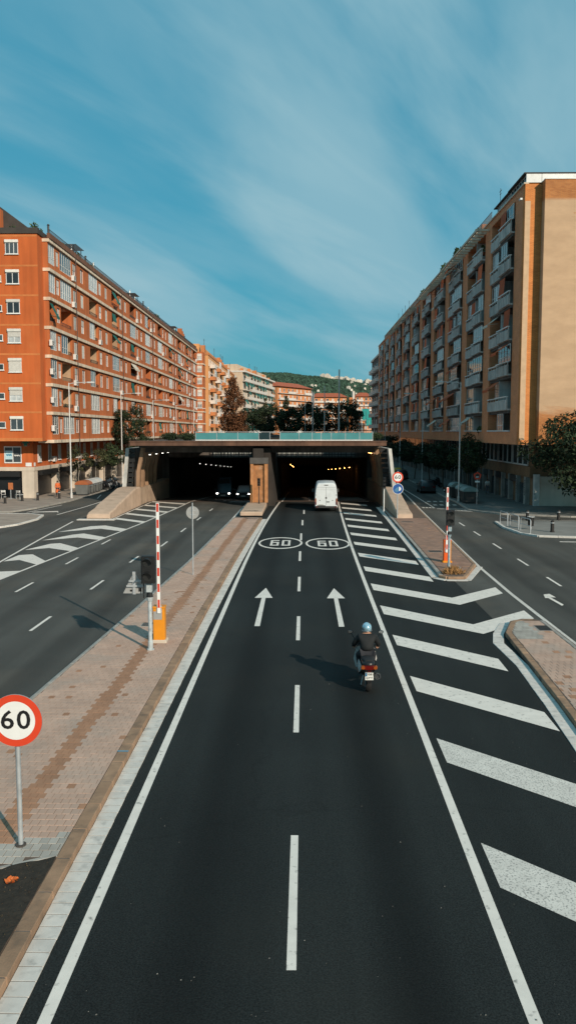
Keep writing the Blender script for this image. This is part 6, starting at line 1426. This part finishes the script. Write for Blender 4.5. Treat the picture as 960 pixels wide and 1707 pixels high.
# ---------------------------------------------------------------- people
M_SKIN = mat('skin', (0.45,0.24,0.16), .6, .08, 8); M_JACK = mat('jacket_charcoal', (0.008,0.010,0.011), .8, .25, 6, bump=.4, bscale=14); M_TROU = mat('trousers_dark', (0.02,0.022,0.028), .85, .2, 6); M_SHOE = mat('shoe_black', (0.012,0.012,0.012), .6, .1)
def fig(joints, order, rad, grow=0.0, sub=2, root=0):
    names = list(joints.keys()); idx = {n: i for i, n in enumerate(names)}
    return skin_mesh([joints[n] for n in names], [(idx[a], idx[b]) for a, b in order], [(rad[n]+grow, rad[n]+grow) if not isinstance(rad[n], tuple) else (rad[n][0]+grow, rad[n][1]+grow) for n in names], root, sub)
def sub_(j, o, keep): return {k: j[k] for k in keep}, [(a, b) for a, b in o if a in keep and b in keep]
BR = dict(pelvis=.135, spine=.125, chest=.145, neck=.06, jaw=.085, crown=.09, shL=.075, elL=.048, wrL=.033, plL=.036, shR=.075, elR=.048, wrR=.033, plR=.036, hpL=.10, knL=.065, anL=.045, toL=.04, hpR=.10, knR=.065, anR=.045, toR=.04)
BO = [('pelvis','spine'),('spine','chest'),('chest','neck'),('neck','jaw'),('jaw','crown'),('chest','shL'),('shL','elL'),('elL','wrL'),('wrL','plL'),('chest','shR'),('shR','elR'),('elR','wrR'),('wrR','plR'),('pelvis','hpL'),('hpL','knL'),('knL','anL'),('anL','toL'),('pelvis','hpR'),('hpR','knR'),('knR','anR'),('anR','toR')]
def face(t, c, fwd, mt_hair, long=False):
    """eyes, nose, mouth, ears and hair on a head centred at c and looking along fwd"""
    f = Vector(fwd).normalized(); s = f.cross(Vector((0,0,1))).normalized(); c = Vector(c)
    e = MB()
    for k in (-1,1): e.ell(c+f*.088+s*.032*k+Vector((0,0,.01)), (.012,.012,.008), 8, 5)
    obj('eyes', e, M_SIGNK, t); obj('nose', MB().path([c+f*.085+Vector((0,0,.005)), c+f*.115+Vector((0,0,-.03)), c+f*.088+Vector((0,0,-.038))], [.008,.014,.012], 6), M_SKIN, t)
    obj('mouth', MB().obox(c+f*.086+Vector((0,0,-.062)), (.045,.008,.01)), mat('lips', (0.35,0.12,0.09), .6, 0), t)
    er = MB()
    for k in (-1,1): er.ell(c+s*.09*k+Vector((0,0,-.01)), (.014,.02,.03), 8, 5)
    obj('ears', er, M_SKIN, t)
    if mt_hair is not None:
        h = MB().ell(c-f*.012+Vector((0,0,.03)), (.104,.108,.115), 14, 8, -.35, 1)
        if long: h.ell(c-f*.05+Vector((0,0,-.08)), (.09,.06,.15), 10, 8)
        obj('hair', h, mt_hair, t, smooth=60)
def hand(t, wrist, dirv, curl, palm_n, m, side=1):
    """palm plus five fingers, each its own chain; fingers bend towards palm_n"""
    w = Vector(wrist); d = Vector(dirv).normalized(); pn = Vector(palm_n).normalized(); s = d.cross(pn).normalized()*side
    mb = MB().loft([[w + d*q + s*a*wd + pn*b*th for a, b in ((-1,-1),(1,-1),(1,1),(-1,1))] for q, wd, th in ((0,.022,.014),(.03,.036,.015),(.085,.04,.013))], True, True)
    for k, (o, l) in enumerate(((-.03,.058),(-.01,.07),(.011,.065),(.031,.05))):
        p = w + d*.083 + s*o; pts = [p]; a = 0
        for j in range(3): a += curl; p = p + (d*math.cos(a) + pn*math.sin(a))*l*.5; pts.append(p)
        mb.path(pts, [.0095,.0092,.0085,.007], 6)
    p = w + d*.025 - s*.034; mb.path([p, p + (d*.5 - s*.6 + pn*.4).normalized()*.035, p + (d*.8 - s*.25 + pn*.6).normalized()*.062], [.012,.0105,.008], 6)
    return obj('hand', mb, m, t, smooth=60)
# rider
J = dict(pelvis=(0,.40,.98), spine=(0,.44,1.14), chest=(0,.50,1.33), neck=(0,.55,1.49), jaw=(0,.585,1.57), crown=(0,.59,1.66),
  shL=(-.19,.52,1.39), elL=(-.34,.64,1.16), wrL=(-.335,.85,1.06), plL=(-.33,.88,1.055), shR=(.19,.52,1.39), elR=(.34,.64,1.16), wrR=(.335,.85,1.06), plR=(.33,.88,1.055),
  hpL=(-.11,.44,.95), knL=(-.22,.84,.80), anL=(-.17,.80,.42), toL=(-.17,.95,.40), hpR=(.11,.44,.95), knR=(.22,.84,.80), anR=(.17,.80,.42), toR=(.17,.95,.40))
RID = thing('person', 'scooter rider in dark jacket and pale blue shiny helmet, seen from behind', 'person', (SX, SY, .008))
obj('body', fig(J, BO, BR), M_SKIN, RID)
j2, o2 = sub_(J, BO, ['pelvis','spine','chest','neck','shL','elL','wrL','shR','elR','wrR']); j2['neck'] = (0,.535,1.455)
obj('jacket', fig(j2, o2, {**BR, 'pelvis': .205, 'spine': .195, 'chest': .19, 'neck': .075, 'shL': .105, 'shR': .105, 'elL': .072, 'elR': .072, 'wrL': .05, 'wrR': .05}, .008), M_JACK, RID)
j3, o3 = sub_(J, BO, ['pelvis','hpL','knL','anL','hpR','knR','anR']); obj('trousers', fig(j3, o3, {**BR, 'pelvis': .13, 'hpL': .11, 'hpR': .11}, .014), M_TROU, RID)
for s in ('L','R'):
    a, b = Vector(J['an'+s]), Vector(J['to'+s]); obj('shoe', MB().loft([superring(a.x,y,a.z-.02+dz,w,h,12) for y, w, h, dz in ((a.y-.09,.03,.035,0),(a.y-.05,.05,.06,0),(a.y+.05,.05,.055,-.005),(a.y+.14,.05,.04,-.02),(a.y+.19,.03,.025,-.03))], True, True), M_SHOE, RID, smooth=60)
    hand(RID, J['wr'+s], (0.03 if s == 'L' else -.03, .8, -.35), .75, (0,-.1,-1), M_SKIN, 1 if s == 'L' else -1)
face(RID, (0,.59,1.60), (0,1,-.05), None)
M_HELM = mat('helmet_pale_blue', (0.34,0.55,0.66), .12, .35, 9, spec=.8, metal=.5)
obj('helmet', MB().ell((0,.575,1.625), (.135,.158,.145), 20, 12, -.38, 1), M_HELM, RID, smooth=70); obj('helmet_rim', MB().path([(.131*math.cos(a), .575+.153*math.sin(a), 1.545) for a in [2*math.pi*k/20 for k in range(21)]], .012, 6), M_RIM, RID)
obj('visor', MB().loft([[(.138*math.cos(a)*q, .575+.162*math.sin(a)*q, z) for a in [R(20+14*k) for k in range(11)]] for z, q in ((1.56,1.0),(1.63,1.02),(1.69,.96))], close=False), M_WGL, RID, smooth=70)
def standing(label, loc, rotz, top, legs, hairm, dress=False, step=.16, bag=None):
    P = thing('person', label, 'person', loc, rotz)
    J = dict(pelvis=(0,0,.94), spine=(0,.01,1.12), chest=(0,.015,1.32), neck=(0,.02,1.47), jaw=(0,.03,1.55), crown=(0,.03,1.63),
      shL=(-.17,.01,1.39), elL=(-.23,-.05,1.13), wrL=(-.22,.06,.90), plL=(-.22,.075,.86), shR=(.17,.01,1.39), elR=(.23,.03,1.13), wrR=(.23,.10,.90), plR=(.23,.115,.86),
      hpL=(-.09,0,.90), knL=(-.10,step*.75,.50), anL=(-.09,step*.9,.09), toL=(-.09,step*.9+.14,.045), hpR=(.09,0,.90), knR=(.10,-step*.2,.50), anR=(.09,-step*1.3,.10), toR=(.09,-step*1.3+.13,.045))
    obj('body', fig(J, BO, BR), M_SKIN, P)
    j2, o2 = sub_(J, BO, ['pelvis','spine','chest','neck','shL','elL','wrL','shR','elR','wrR']); j2['neck'] = (0,.018,1.44)
    obj('coat', fig(j2, o2, BR, .022), top, P)
    j3, o3 = sub_(J, BO, ['pelvis','hpL','knL','anL','hpR','knR','anR']); obj('trousers', fig(j3, o3, BR, .013), legs, P)
    if dress: obj('coat_skirt', MB().loft([[(w*math.cos(2*math.pi*k/16), .7*w*math.sin(2*math.pi*k/16), z) for k in range(16)] for z, w in ((1.02,.165),(.9,.19),(.6,.24),(.48,.25))], True, True), top, P, smooth=60)
    for s in ('L','R'):
        a = Vector(J['an'+s]); obj('shoe', MB().loft([superring(a.x,a.y+dy,max(.035,a.z-.045),w,h,10) for dy, w, h in ((-.08,.03,.03),(-.02,.045,.035),(.1,.045,.033),(.18,.025,.02))], True, True), M_SHOE, P, smooth=60)
        hand(P, J['wr'+s], (0,.15,-1), .3, (1 if s == 'L' else -1, .2, 0), M_SKIN, 1)
    face(P, (0,.03,1.585), (0,1,0), hairm, dress)
    return P
M_HAIRD = mat('hair_dark', (0.03,0.02,0.014), .6, .2, 20)
standing('person in a long orange coat walking past the left shops', (-25.9, 88.6, .12), R(180+20), mat('coat_orange', (0.58,0.12,0.03), .85, .12, 5), M_TROU, M_HAIRD, True)
standing('person in a white top walking on the right sidewalk', (20.4, 92.8, .12), R(0), mat('shirt_white', (0.62,0.62,0.60), .85, .1, 5), mat('trousers_grey', (0.16,0.17,0.19), .85, .1, 5), M_HAIRD)
